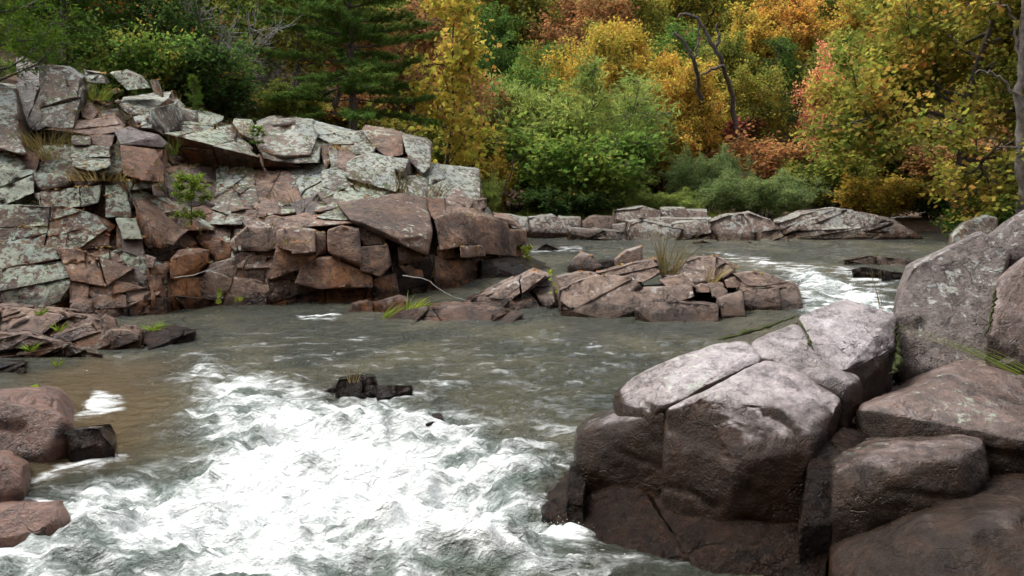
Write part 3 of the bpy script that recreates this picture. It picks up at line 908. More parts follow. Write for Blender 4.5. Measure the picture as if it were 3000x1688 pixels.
A((face(z5([(2180, 930), (2270, 905), (2285, 1095), (2185, 1125)]), -.35, 1.2, drop=True), 'orange', (.5, 2, .5), None))
L += filler(665, 1530, 600, 880, 210, 130, -.3, ['red', 'red', 'pale', 'wetdark'], 31,
            inside=lambda u, v: v > np.interp(u, [650, 960, 1250, 1540], [640, 620, 610, 690]))
build_rock('rock_outcrop', 'rounded red-brown buttress of jointed rock rising straight from the river', 'rock outcrop', L, seed=31)

# ---- low stepped ledge at the foot of the lichen face
fl = [unit((1, .1, .25)), unit((0, 1, 0)), unit((-.24, -.3, 1))]
L = []
A = L.append
A((prism(z4([(-80, 1050), (130, 1055), (270, 1085), (340, 1110), (560, 1100), (690, 1160), (690, 1260), (600, 1300), (300, 1260), (-80, 1200)]), 10.9, .45, 1.7, .12, True), 'ledge', (.42, .9, .10), dict(axes=fl, shift=.10, p=20)))
A((prism(z4([(680, 1170), (800, 1165), (870, 1195), (860, 1300), (740, 1330), (600, 1310)]), 10.9, .2, .9, .05, True), 'ledge', (.4, .9, .16), dict(axes=fl, shift=.08)))
A((prism(z4([(-80, 1180), (150, 1200), (320, 1260), (620, 1320), (500, 1350), (250, 1330), (-80, 1320)]), 10.3, .2, 1.0, .05, True), 'ledge', (.45, .9, .1), dict(axes=fl, shift=.08)))
build_rock('rock_ledge', 'stepped ledge of thin tan slabs at the foot of the lichened cliff', 'rock ledge', L, seed=41)
build_rock('rock', 'dark wet slab lying in the water at the end of the stepped ledge', 'rock',
           [(prism(z4([(860, 1190), (1000, 1150), (1080, 1155), (1175, 1180), (1080, 1220), (900, 1290)]), 10.9, 1.0, .6, .05, True), 'wetdark', (.5, 1, .12), dict(axes=fl))], seed=42)
build_rock('rock', 'small black wet rock at the picture edge below the stepped ledge', 'rock',
           [(prism(z4([(-60, 1380), (60, 1365), (150, 1370), (160, 1420), (90, 1460), (-60, 1460)]), 9.4, .3, .6, .05, True), 'wetdark', (.4, 1, .1), dict(axes=fl))], seed=43)

# ---- ledges between the buttress and the island
build_rock('boulder', 'pair of squared dark boulders in the water before the red buttress', 'boulder',
           [(prism(z5([(1005, 1355), (1040, 1300), (1150, 1280), (1190, 1310), (1205, 1415), (1000, 1415)]), 14.0, .3, .7, .1, True), 'red', None, dict(p=16)),
            (prism(z5([(1190, 1290), (1370, 1245), (1440, 1270), (1445, 1390), (1210, 1410)]), 14.0, .3, .7, .1, True), 'red', (.8, 1, .6), dict(p=16))], seed=51)
build_rock('rock', 'flat dark slab barely above the water below the buttress', 'rock',
           [(prism(z5([(410, 1385), (500, 1360), (650, 1348), (700, 1372), (690, 1400), (430, 1415)]), 14.3, .3, .4, .02, True), 'wetdark', (.6, 1, .12), None)], seed=52)
build_rock('rock_ledge', 'low brown ledge reaching into the stream in front of the knob', 'rock ledge',
           [(prism([(1125, 950), (1150, 930), (1200, 908), (1330, 890), (1420, 892), (1480, 915), (1520, 915), (1480, 950), (1240, 1000), (1150, 1000)], 12.6, .9, 1.3, .1, True), 'ledge', (.55, .9, .16), dict(axes=fl, p=18, shift=.09)),
            (prism([(1330, 890), (1400, 870), (1530, 880), (1540, 905), (1470, 930), (1340, 905)], 14.2, .5, 1.2, .1, True), 'ledge', (.5, .9, .15), dict(axes=fl, p=18, shift=.09))], seed=53)
build_rock('rock_outcrop', 'cracked rounded knob of rock between the buttress and the island', 'rock outcrop',
           [(prism(z6([(0, 625), (150, 580), (250, 510), (330, 468), (400, 485), (435, 520), (440, 640), (380, 680), (200, 680), (20, 665)]), 14.3, .55, 1.5, .15, True), 'island', (.42, 1.2, .17), dict(axes=fl, p=18, shift=.08))], seed=54)

# ---- mid-stream island
L = []
A = L.append
ID = dict(axes=[unit((1, .1, .45)), unit((-.1, 1, 0)), unit((-.30, -.25, 1))], p=24, shift=.012, amp=.016)
A((prism(z6([(470, 580), (560, 530), (690, 490), (890, 500), (965, 560), (920, 690), (760, 750), (560, 700), (480, 640)]), 13.4, .55, 1.8, .02, True), 'island', (1.36, 3, 0.22), ID))
A((prism(z6([(690, 475), (900, 420), (1040, 398), (1062, 480), (960, 530), (800, 520)]), 14.3, .6, 1.3, .02), 'island', (1.36, 3, 0.18), ID))
A((prism(z6([(458, 500), (600, 468), (690, 480), (600, 530), (480, 570)]), 14.4, .6, 1.2, .02, True), 'island', (1.36, 3, 0.20), ID))
A((prism(z6([(1070, 490), (1150, 430), (1280, 380), (1400, 385), (1500, 445), (1430, 500), (1270, 530)]), 15.0, .9, 1.5, .02, True), 'island', (1.44, 3, 0.20), ID))
A((prism(z6([(1050, 515), (1200, 485), (1268, 550), (1135, 592)]), 13.9, .8, .9, .02), 'island', (1.36, 3, 0.35), ID))
A((prism(z6([(915, 690), (990, 660), (1150, 640), (1300, 645), (1395, 665), (1395, 750), (1180, 775), (1010, 765)]), 13.0, .6, 1.3, .02, True), 'island', (1.53, 3, 0.51), ID))
A((prism(z6([(1395, 625), (1540, 580), (1555, 720), (1420, 730)]), 13.3, .5, 1.0, .02, True), 'island', (1.02, 3, 0.31), ID))
A((prism(z6([(955, 560), (1240, 545), (1260, 610), (1150, 650), (930, 670)]), 13.6, .6, 1.2, .02), 'island', (1.36, 3, 0.18), ID))
for k, (x, y, wd, ht) in enumerate([(1255, 540, 90, 50), (1320, 525, 110, 60), (1350, 560, 100, 60), (1430, 500, 130, 60), (1510, 520, 100, 60)]):
    A((prism(z6([(x, y + ht * .3), (x + wd * .5, y - 6), (x + wd, y + ht * .2), (x + wd * 1.05, y + ht), (x + wd * .1, y + ht * 1.05)]), 13.7 + (640 - y) * .008,   .6, .6, .05), 'island' if k % 3 else 'pale', None, ID))
A((prism(z6([(1480, 480), (1600, 470), (1700, 490), (1830, 535), (1780, 560), (1560, 550)]), 14.7, .7, 1.2, .02), 'island', (1.19, 3, 0.31), ID))
A((prism(z6([(1545, 590), (1640, 570), (1750, 560), (1760, 670), (1640, 680), (1550, 660)]), 14.2, .6, 1.0, .02, True), 'island', (1.36, 3, 0.41), ID))
A((prism(z6([(1740, 580), (1830, 535), (1870, 560), (1885, 620), (1882, 695), (1750, 685)]), 14.3, .6, 1.0, .02, True), 'island', None, dict(p=16)))
build_rock('rock_island', 'pinkish island of tilted cracked slabs in midstream with grass tufts', 'rock island', L, seed=61)

bl = 'boulder'
build_rock(bl, 'round grey boulder in the pool behind the midstream island', bl, [(prism(z6([(525, 440), (560, 395), (605, 362), (670, 378), (720, 440), (660, 460)]), 18.3, .4, .9, .1, True), 'island', None, dict(p=10))], seed=71)
build_rock(bl, 'tilted grey boulder rising behind the back edge of the island', bl, [(prism(z6([(795, 400), (860, 345), (955, 318), (960, 395), (900, 430), (800, 435)]), 18.0, .3, .9, .1, True), 'island', (.9, 2, .5), dict(p=16))], seed=72)
build_rock('rock', 'low dark rock between the two grey boulders behind the island', 'rock', [(prism(z6([(690, 410), (760, 392), (800, 405), (795, 440), (700, 445)]), 18.6, .3, .7, .1, True), 'wetdark', None, dict(p=12))], seed=73)
build_rock('rock', 'dark pointed rock in the far water beside the buttress corner', 'rock', [(prism(z6([(335, 345), (380, 315), (395, 305), (475, 340), (470, 352), (340, 356)]), 24.0, .2, .5, .0, True), 'wetdark', (.6, 1, .3), None)], seed=74)
build_rock('rock', 'long low rock awash in the far pool at right', 'rock', [(prism(z6([(2130, 402), (2260, 376), (2400, 385), (2545, 405), (2525, 445), (2260, 425)]), 19.8, .6, 1.0, .0, True), 'island', (.9, 1, .2), dict(p=12))], seed=75)
build_rock('rock', 'dark flat rock in the far pool just left of the upright slab', 'rock', [(prism(z6([(2180, 455), (2240, 442), (2330, 460), (2480, 480), (2460, 500), (2230, 478)]), 17.4, .4, .6, .0, True), 'wetdark', (.6, 1, .15), dict(p=14))], seed=76)
build_rock('rock', 'small round rock awash in the far pool near the upright slab', 'rock', [(prism(z6([(2345, 470), (2375, 460), (2400, 470), (2400, 495), (2350, 492)]), 17.2, .2, .3, .0, True), 'wetdark', None, dict(p=8))], seed=77)
build_rock('rock', 'tiny rock at the foot of the far shelf', 'rock', [(prism(z6([(1555, 305), (1575, 292), (1600, 305), (1600, 320), (1560, 320)]), 27.0, .2, .3, .0, True), 'wetdark', None, dict(p=8))], seed=78)
build_rock('rock', 'low grey rock awash before the middle of the far shelf', 'rock', [(prism(z6([(1250, 300), (1300, 288), (1350, 300), (1385, 318), (1240, 322)]), 26.5, .2, .5, .0, True), 'island', (.7, 1, .2), dict(p=8))], seed=79)

# ---- far shelf of pale rock
sx = [unit((1, .1, .3)), unit((-.1, 1, 0)), unit((-.15, -.2, 1))]
SK = dict(axes=sx, p=16, shift=.02, bev=.025, amp=.025)


def shelf(P, d, mat='shelf', thick=1.8, frac=(2.4, 4, .8), drop=True, rise=.1):
    return (prism(z6(P), d, .9, thick, rise, drop), mat, frac, SK)


build_rock('rock_shelf', 'low grey and pink rocks on the far bank beyond the buttress', 'rock shelf', [
    shelf([(90, 170), (160, 140), (290, 160), (300, 240), (160, 235)], 29.5),
    shelf([(290, 155), (430, 142), (520, 190), (570, 250), (320, 240)], 29.2, frac=(1.4, 3, .7)),
    shelf([(465, 150), (600, 155), (598, 205), (520, 200)], 31.5),
    shelf([(520, 215), (650, 225), (850, 235), (865, 290), (690, 275), (540, 250)], 28.3, frac=(.9, 3, .3)),
    shelf([(600, 190), (650, 150), (780, 150), (800, 210), (700, 225), (610, 215)], 31.5, mat='pale'),
    shelf([(780, 195), (860, 190), (860, 250), (800, 230)], 30.5)], seed=81)
build_rock('rock_shelf', 'tallest hump of the far shelf, grey and crusted with lichen', 'rock shelf', [
    shelf([(790, 112), (960, 93), (1062, 120), (1062, 160), (890, 180), (800, 160)], 31.5),
    shelf([(1060, 100), (1200, 97), (1245, 165), (1070, 155)], 32.0),
    shelf([(1200, 108), (1340, 113), (1345, 175), (1230, 170)], 32.0),
    shelf([(865, 230), (880, 185), (950, 162), (1130, 200), (1200, 215), (1150, 290), (870, 300)], 28.0),
    shelf([(1120, 190), (1280, 170), (1400, 220), (1385, 290), (1130, 290)], 28.3),
    shelf([(1345, 175), (1450, 140), (1580, 128), (1700, 170), (1800, 280), (1785, 305), (1400, 300)], 27.8, frac=(1.3, 3, .6)),
    shelf([(1000, 160), (1360, 165), (1360, 200), (1000, 200)], 30.5)], seed=82)
build_rock('rock_shelf', 'long pink whaleback of rock sloping into the far pool', 'rock shelf', [
    shelf([(1730, 185), (1880, 130), (2080, 108), (2200, 125), (2340, 158), (2430, 182), (2575, 265), (2400, 268), (2000, 245), (1850, 275), (1760, 260)], 28.5, thick=3, frac=(3.0, 4, .3), drop=True)], seed=83)
build_rock(bl, 'dark mossy boulder on the far bank under the leaning tree', bl, [(prism([(2790, 690), (2830, 655), (2890, 630), (2925, 640), (2910, 700)], 26, .6, 1.6, .1, True), 'grey', None, dict(p=10))], seed=84)

# ---- small rocks in the white water
build_rock('rock', 'jagged dark brown rock breaking the rapid, foam round it', 'rock', [
    (prism([(980, 1135), (990, 1112), (1030, 1104), (1095, 1103), (1108, 1135), (1100, 1165), (1000, 1165)], 8.45, .15, .5, .1, True), 'wetdark', (.28, .6, .16), None),
    (prism([(1100, 1130), (1150, 1140), (1205, 1130), (1210, 1142), (1140, 1168), (1105, 1165)], 8.4, .15, .3, .0, True), 'wetdark', (.2, .5, .1), None),
    (prism([(942, 1128), (985, 1118), (985, 1138)], 8.6, .1, .3, .0, True), 'wetdark', None, None)], seed=91)
build_rock('rock', 'low dark rock awash in the foam below the jagged rock', 'rock', [
    (prism([(1215, 1230), (1240, 1212), (1295, 1212), (1300, 1225), (1250, 1245)], 7.55, .5, .25, .0, True), 'wetdark', (.2, .4, .1), None)], seed=92)
build_rock(bl, 'smooth red boulder at the water edge in the lower corner', bl, [
    (prism([(-120, 1180), (10, 1158), (140, 1160), (165, 1200), (185, 1250), (215, 1262), (150, 1330), (-120, 1340)], 6.95, .15, 1.2, .05, True), 'redwet', None, dict(chips=4, amp=.03, bev=.025, seg=2, smooth=1)),
    (prism([(190, 1265), (320, 1245), (335, 1285), (200, 1325)], 7.0, .15, .5, .0, True), 'wetdark', None, dict(p=14))], seed=93)
build_rock(bl, 'rounded wet boulder at the picture edge below the red boulder', bl, [
    (prism([(-120, 1340), (20, 1338), (70, 1365), (72, 1410), (20, 1450), (-120, 1450)], 6.1, .1, .7, .05, True), 'redwet', None, dict(chips=4, amp=.03, bev=.03, seg=2, smooth=1))], seed=94)
build_rock('rock', 'low red rock in the lower corner with white water pouring round it', 'rock', [
    (prism([(-100, 1500), (40, 1480), (170, 1475), (190, 1510), (110, 1560), (-100, 1590)], 5.45, .2, .7, .0, True), 'redwet', (1.2, 2, .4), dict(chips=2, amp=.03, bev=.03, seg=2, smooth=1))], seed=95)

# ---- foreground boulders on the near bank
def hullD(P, thick=1.0, rise=-.25, drop=True, extra=(), near=1.0):
    """points as (x, y, distance) in the boulder close-up's pixels"""
    pts = z7([(p[0], p[1]) for p in P])
    out = prism(pts, 0, thick=thick, rise=rise, drop=drop, depths=[p[2] * near for p in P], recede=0.9, zray=0.0)
    for (x, y, d) in extra:
        u, v = z7([(x, y)])[0]
        out.append(at(u, v, d * near))
    return out


FK = dict(amp=.009, chips=0, gap=.007, fine=.006, nscale=1.8, bev=.016, seg=2, smooth=1, lpx=5)
L = []
A = L.append
# pale crest
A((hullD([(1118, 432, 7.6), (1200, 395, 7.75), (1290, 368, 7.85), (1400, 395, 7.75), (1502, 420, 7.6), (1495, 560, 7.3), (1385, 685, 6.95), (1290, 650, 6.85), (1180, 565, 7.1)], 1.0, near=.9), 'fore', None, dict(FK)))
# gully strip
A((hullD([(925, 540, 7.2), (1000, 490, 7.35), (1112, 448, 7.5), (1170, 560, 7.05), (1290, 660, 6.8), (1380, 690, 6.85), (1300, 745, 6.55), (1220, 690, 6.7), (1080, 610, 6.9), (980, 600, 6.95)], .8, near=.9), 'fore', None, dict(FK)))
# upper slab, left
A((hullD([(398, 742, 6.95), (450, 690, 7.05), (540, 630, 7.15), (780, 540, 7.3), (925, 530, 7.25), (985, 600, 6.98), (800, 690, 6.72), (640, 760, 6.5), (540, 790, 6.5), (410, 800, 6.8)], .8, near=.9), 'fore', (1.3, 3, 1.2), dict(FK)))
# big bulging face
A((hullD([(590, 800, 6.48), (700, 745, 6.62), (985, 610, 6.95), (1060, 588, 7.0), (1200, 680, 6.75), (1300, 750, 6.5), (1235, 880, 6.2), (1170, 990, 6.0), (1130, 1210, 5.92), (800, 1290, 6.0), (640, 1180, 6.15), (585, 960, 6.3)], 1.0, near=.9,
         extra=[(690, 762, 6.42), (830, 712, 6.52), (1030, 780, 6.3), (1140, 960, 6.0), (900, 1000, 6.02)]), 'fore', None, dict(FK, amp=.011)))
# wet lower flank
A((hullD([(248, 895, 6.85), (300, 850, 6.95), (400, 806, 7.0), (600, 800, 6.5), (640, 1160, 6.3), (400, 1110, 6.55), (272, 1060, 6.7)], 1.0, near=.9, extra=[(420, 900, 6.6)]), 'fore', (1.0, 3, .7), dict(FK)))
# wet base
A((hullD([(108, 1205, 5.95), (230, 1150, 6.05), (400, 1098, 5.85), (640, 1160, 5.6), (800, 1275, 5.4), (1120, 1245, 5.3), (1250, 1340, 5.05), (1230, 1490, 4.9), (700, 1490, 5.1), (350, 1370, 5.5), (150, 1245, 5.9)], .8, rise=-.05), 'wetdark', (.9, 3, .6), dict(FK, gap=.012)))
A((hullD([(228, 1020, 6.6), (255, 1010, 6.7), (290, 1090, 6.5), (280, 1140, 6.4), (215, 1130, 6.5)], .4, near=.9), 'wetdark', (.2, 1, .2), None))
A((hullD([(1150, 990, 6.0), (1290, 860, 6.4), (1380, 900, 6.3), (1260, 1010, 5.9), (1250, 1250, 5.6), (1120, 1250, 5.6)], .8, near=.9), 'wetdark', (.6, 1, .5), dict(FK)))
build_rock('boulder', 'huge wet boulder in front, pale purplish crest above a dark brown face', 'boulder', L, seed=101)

build_rock('boulder', 'tall upright slab behind the huge wet boulder, lichen along its edge', 'boulder', [
    (hullD([(1500, 610, 7.5), (1518, 330, 7.8), (1560, 238, 7.95), (1680, 175, 8.1), (1830, 108, 8.2), (1942, 182, 8.0), (1890, 420, 7.6), (1842, 620, 7.3), (1600, 640, 7.3)], .9, -.1, near=.93), 'foreu', None, dict(FK, p=18, amp=.016)),
    (hullD([(1850, 130, 8.4), (2000, 15, 8.6), (2200, -60, 8.6), (2200, 240, 8.3), (1950, 190, 8.2)], .9, -.1, near=.93), 'foreu', None, dict(FK))], seed=102)
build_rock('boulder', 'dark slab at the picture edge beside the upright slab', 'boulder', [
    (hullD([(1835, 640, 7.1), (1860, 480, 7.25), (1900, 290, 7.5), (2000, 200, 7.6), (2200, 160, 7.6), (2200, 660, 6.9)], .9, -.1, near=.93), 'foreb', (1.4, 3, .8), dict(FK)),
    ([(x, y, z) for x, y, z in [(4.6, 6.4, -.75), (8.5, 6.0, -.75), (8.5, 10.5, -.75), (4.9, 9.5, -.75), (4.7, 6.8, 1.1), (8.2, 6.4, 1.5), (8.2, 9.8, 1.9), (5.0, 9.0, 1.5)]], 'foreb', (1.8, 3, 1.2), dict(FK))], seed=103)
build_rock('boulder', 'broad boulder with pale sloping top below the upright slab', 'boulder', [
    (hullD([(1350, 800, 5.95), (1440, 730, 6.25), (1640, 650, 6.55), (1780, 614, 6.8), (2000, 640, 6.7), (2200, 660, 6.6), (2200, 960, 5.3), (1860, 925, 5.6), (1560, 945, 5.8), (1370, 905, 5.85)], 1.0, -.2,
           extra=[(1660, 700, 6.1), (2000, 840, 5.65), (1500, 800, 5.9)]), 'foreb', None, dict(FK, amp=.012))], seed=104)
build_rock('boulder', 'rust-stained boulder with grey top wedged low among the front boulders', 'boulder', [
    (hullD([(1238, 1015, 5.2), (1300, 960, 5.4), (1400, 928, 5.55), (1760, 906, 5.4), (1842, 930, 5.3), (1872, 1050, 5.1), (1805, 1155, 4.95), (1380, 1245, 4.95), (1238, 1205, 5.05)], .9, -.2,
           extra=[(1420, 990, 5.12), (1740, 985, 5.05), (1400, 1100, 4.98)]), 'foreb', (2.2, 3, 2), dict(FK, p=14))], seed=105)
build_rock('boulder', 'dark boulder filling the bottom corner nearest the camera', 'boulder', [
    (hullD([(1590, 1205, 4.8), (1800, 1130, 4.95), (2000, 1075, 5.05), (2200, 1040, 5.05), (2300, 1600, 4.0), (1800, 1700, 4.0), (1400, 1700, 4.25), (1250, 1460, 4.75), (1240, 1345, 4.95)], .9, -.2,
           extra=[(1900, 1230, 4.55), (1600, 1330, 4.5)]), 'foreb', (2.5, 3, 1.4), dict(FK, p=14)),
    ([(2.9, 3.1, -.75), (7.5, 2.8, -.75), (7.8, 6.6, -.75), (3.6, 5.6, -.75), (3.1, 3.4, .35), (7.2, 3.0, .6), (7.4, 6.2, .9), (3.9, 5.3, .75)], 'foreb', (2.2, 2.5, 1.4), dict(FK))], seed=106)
build_rock('rock', 'fist-sized grey stone lodged in the crevice between the front boulders', 'rock', [
    (hullD([(1278, 840, 6.0), (1305, 784, 6.1), (1350, 800, 6.1), (1345, 860, 5.95), (1300, 880, 5.95)], .2, 0, False), 'fore', None, dict(p=12))], seed=107)
build_rock('rock', 'pink stone splinter in the crevice between the front boulders', 'rock', [
    (hullD([(1185, 985, 5.75), (1220, 900, 6.0), (1285, 865, 6.1), (1280, 920, 5.9), (1240, 985, 5.7)], .25, 0, False), 'pale', None, dict(p=14))], seed=108)
build_rock('rock', 'small dark stone above the rust-stained boulder', 'rock', [
    (hullD([(1290, 930, 5.7), (1330, 895, 5.8), (1375, 915, 5.75), (1330, 950, 5.6)], .25, 0, False), 'foreb', None, dict(p=12))], seed=109)

# ------------------------------------------------------------------ ground
def bankx(y):
    """edge of the left bank"""
    return np.interp(y, [0, 9, 12, 15, 19, 24, 30, 40], [-7.5, -7.0, -7.5, -5.5, -1.6, -1.4, -3.0, -6.0])


def ground_h(x, y):
    x = np.asarray(x, float); y = np.asarray(y, float)
    bed = -0.55 + 0 * x
    far = np.where(y > 30, -0.55 + 1.15 * sstep(y, 30.5, 34.5) + 0.5 * sstep(y, 36, 46), bed)
    hill = 0.34 * np.clip(y - 44, 0, 140) + 0.10 * np.clip(x - 10, 0, 60) * sstep(y, 34, 44)
    h = far + hill
    # left bank plateau behind the rock face
    bx = bankx(y)
    s = sstep(bx - x, -0.6, 2.6) * sstep(y, 18.5, 21.5)
    left = 2.7 + 0.20 * np.clip(bx - x - 2, 0, 30) + 0.10 * np.clip(y - 24, 0, 60)
    left2 = np.maximum(h, left)
    h = h * (1 - s) + left2 * s
    s2 = sstep(-x, 7.6, 9.2) * (1 - sstep(y, 18.5, 21.5)) * sstep(y, 14.0, 17.5)
    h = h * (1 - s2) + np.maximum(h, 1.0 + 2.6 * sstep(y, 14, 20)) * s2
    # bank under and behind the camera
    nb = sstep(x - 1.2 - 0.25 * y, 0, 2.0) * (1 - sstep(y, 4.0, 7.5))
    h = np.where(y < 8, h * (1 - nb) + 0.2 * nb, h)
    back = sstep(-y, -1.0, 2.0)
    h = h * (1 - back) + (0.45 + 1.5 * np.clip(-y - 3.5, 0, 8) + 0.3 * np.clip(-y - 11.5, 0, 40)) * back  # unseen slope behind the camera, steepened to darken camera-facing rock
    return h


xs = np.concatenate([np.linspace(-150, -24, 40, endpoint=False), np.linspace(-24, 30, 150, endpoint=False), np.linspace(30, 150, 40)])
ys = np.concatenate([np.linspace(-60, 0, 24, endpoint=False), np.linspace(0, 60, 160, endpoint=False), np.linspace(60, 260, 60)])
X, Y = np.meshgrid(xs, ys)
Z = ground_h(X, Y)
Pn = np.stack([X.ravel() * .25, Y.ravel() * .25, 0 * X.ravel()], 1)
Z = Z + (fbm(Pn, 4, 77).reshape(X.shape) * 0.25) * sstep(Z, 0.3, 1.4)


def grid_mesh(name, X, Y, Z):
    r, c = X.shape
    V = np.stack([X.ravel(), Y.ravel(), Z.ravel()], 1)
    i = np.arange(r * c).reshape(r, c)
    Fc = np.stack([i[:-1, :-1].ravel(), i[:-1, 1:].ravel(), i[1:, 1:].ravel(), i[1:, :-1].ravel()], 1)
    return fast_mesh(name, V, Fc)


t = NT('ground_litter')
pp = t.geo('Position')
n1 = t.noise(pp, 0.5, 4, 0.6)
n2 = t.noise(pp, 9, 8, 0.75, 0.4)
gc = t.ramp(n2, [(0.3, (0.035, 0.022, 0.014)), (0.5, (0.11, 0.06, 0.032)), (0.62, (0.2, 0.115, 0.06)), (0.8, (0.28, 0.19, 0.12))])
gc = t.mix(t.step(n1, 0.5, 0.7), gc, (0.05, 0.062, 0.018))
t.set(t.bsdf.inputs['Base Color'], gc)
t.bsdf.inputs['Roughness'].default_value = 0.95
t.set(t.bsdf.inputs['Normal'], t.bump(n2, 0.9, 0.06))
MATS['ground'] = t.m
tag(link('ground', grid_mesh('ground', X, Y, Z), mat=MATS['ground']), kind='structure')

# ------------------------------------------------------------------ river
def poly_sd(P, poly):
    """signed distance to a polygon, positive inside"""
    poly = np.asarray(poly, float)
    d = np.full(len(P), 1e9)
    ins = np.zeros(len(P), bool)
    for i in range(len(poly)):
        a, b = poly[i], poly[(i + 1) % len(poly)]
        e = b - a
        w_ = P - a
        k = np.clip((w_ @ e) / (e @ e), 0, 1)
        d = np.minimum(d, np.linalg.norm(w_ - k[:, None] * e, axis=1))
        c1 = (a[1] <= P[:, 1]) & (b[1] > P[:, 1])
        c2 = (a[1] > P[:, 1]) & (b[1] <= P[:, 1])
        cr = e[0] * w_[:, 1] - e[1] * w_[:, 0]
        ins ^= (c1 & (cr > 0)) | (c2 & (cr < 0))
    return np.where(ins, d, -d)


def wpoly(L):
    return [onwater(u, v)[:2] for u, v in L]


NR, NC = 540, 520
yr = 3.4 * (62 / 3.4) ** (np.linspace(0, 1, NR))
cc = np.linspace(-1, 1, NC)
Yw = np.repeat(yr[:, None], NC, 1)
Xw = cc[None, :] * (yr[:, None] * 0.70 + 1.2)
P2 = np.stack([Xw.ravel(), Yw.ravel()], 1)
P3 = np.stack([P2[:, 0], P2[:, 1], 0 * P2[:, 0]], 1)
warp = np.stack([fbm(P3 * .8 + 3, 3, 41), fbm(P3 * .8 + 9, 3, 47)], 1)
Pw = P2 + warp * 0.35
# foam density: the boiling core, its fringes, the chute by the island, loose rafts
core = wpoly([(640, 1240), (720, 1180), (980, 1190), (1230, 1240), (1420, 1310), (1560, 1440), (1520, 1500), (1640, 1560), (1700, 1750), (1100, 1750), (900, 1690), (700, 1680), (300, 1650), (-200, 1720), (-200, 1560), (170, 1490), (420, 1430), (600, 1360)])
fringe = wpoly([(600, 1060), (700, 1080), (880, 1130), (1250, 1150), (1290, 1190), (1500, 1290), (1700, 1300), (1700, 1500), (1640, 1600), (1300, 1760), (-200, 1760), (-100, 1500), (100, 1480), (380, 1410), (560, 1330), (560, 1180), (530, 1100)])
foam = 1.0 * sstep(poly_sd(Pw, core), -0.7, 0.9)
fr = sstep(poly_sd(Pw, fringe), -0.5, 0.6)
foam = np.maximum(foam, 0.56 * fr)
chute = wpoly([(2330, 810), (2400, 790), (2480, 830), (2620, 900), (2640, 935), (2450, 945), (2340, 900)])
cs = sstep(poly_sd(Pw, chute), -0.6, 0.4)
foam = np.maximum(foam, 0.58 * cs)
up = wpoly([(2100, 740), (2300, 770), (2600, 800), (2640, 860), (2360, 860)])
foam = np.maximum(foam, 0.42 * sstep(poly_sd(Pw, up), -1.0, .5))
for L_, a_ in (([(200, 1215), (290, 1145), (362, 1175), (350, 1205), (250, 1225), (190, 1240)], .55), ([(60, 1425), (160, 1360), (300, 1325), (440, 1318), (330, 1370), (270, 1405), (120, 1425)], .5),
               ([(1545, 735), (1700, 720), (1720, 732), (1560, 742)], .5), ([(860, 925), (1010, 925), (1000, 945), (880, 945)], .5), ([(980, 1165), (1200, 1150), (1270, 1160), (1180, 1200), (1010, 1190)], .6)):
    foam = np.maximum(foam, a_ * sstep(poly_sd(P2 + warp * .12, wpoly(L_)), -0.10, 0.10))
mid = wpoly([(350, 1010), (800, 940), (1200, 1010), (1500, 960), (1900, 1000), (2000, 1100), (1700, 1280), (1300, 1200), (700, 1100), (450, 1160)])
foam = np.maximum(foam, 0.15 * sstep(poly_sd(Pw, mid), -0.8, 0.8))
foam = np.maximum(foam, 0.10 * sstep(Yw.ravel(), 15, 19) * sstep(-Yw.ravel(), -40, -24))
calm = wpoly([(60, 1100), (300, 1040), (520, 1060), (540, 1200), (480, 1310), (240, 1400), (0, 1460), (0, 1150)])
ca = sstep(poly_sd(Pw, calm), -0.3, 0.6)
# waves
y_, x_ = Yw.ravel(), Xw.ravel()
flow = np.stack([x_ * 0.8 + y_ * 0.6, -x_ * 0.6 + y_ * 0.8, 0 * x_], 1)      # along / across the current
bankr = wpoly([(1560, 1480), (1700, 1420), (2300, 1400), (2600, 1800), (1900, 1900), (1800, 1640), (1640, 1560)])
bk = 1 - 0.8 * sstep(poly_sd(P2, bankr), -.3, .3)
turb = bk * np.clip(0.55 * fr + 0.75 * sstep(poly_sd(Pw, core), -0.6, 0.6) + 0.75 * cs, 0, 1.25)
a_big = 0.04 + 0.15 * turb
a_small = 0.03 + 0.035 * turb
lod = np.clip(9 / y_, 0.15, 1)
calmk = 1 - 0.75 * ca
ZW = a_big * fbm(np.stack([x_ * 0.9, y_ * 1.25, 0 * x_], 1) + 0.4 * np.c_[warp, 0 * x_], 3, 51) * calmk
ZW += a_small * ridged(np.stack([x_ * 2.2, y_ * 4.0, 0 * x_], 1) + 0.9 * np.c_[warp, 0 * x_], 3, 61) * calmk * lod
ZW += 0.05 * turb * fbm(P3 * 6.0, 3, 71) * lod
# standing waves across the rapid and a smooth lip at its foot
ZW += 0.05 * fr * np.sin(y_ * 5.2 + 1.2 * warp[:, 0] * 3 + x_ * 0.7)
lip = wpoly([(-200, 1700), (200, 1672), (600, 1668), (900, 1690), (1000, 1800), (-200, 1800)])
lp = sstep(poly_sd(P2 + warp * .15, lip), -0.12, 0.12)
foam = foam * (1 - 0.25 * lp)
ZW += 0.10 * sstep(poly_sd(P2 + warp * .15, lip), -0.35, 0.05) * (1 - 0.5 * lp)
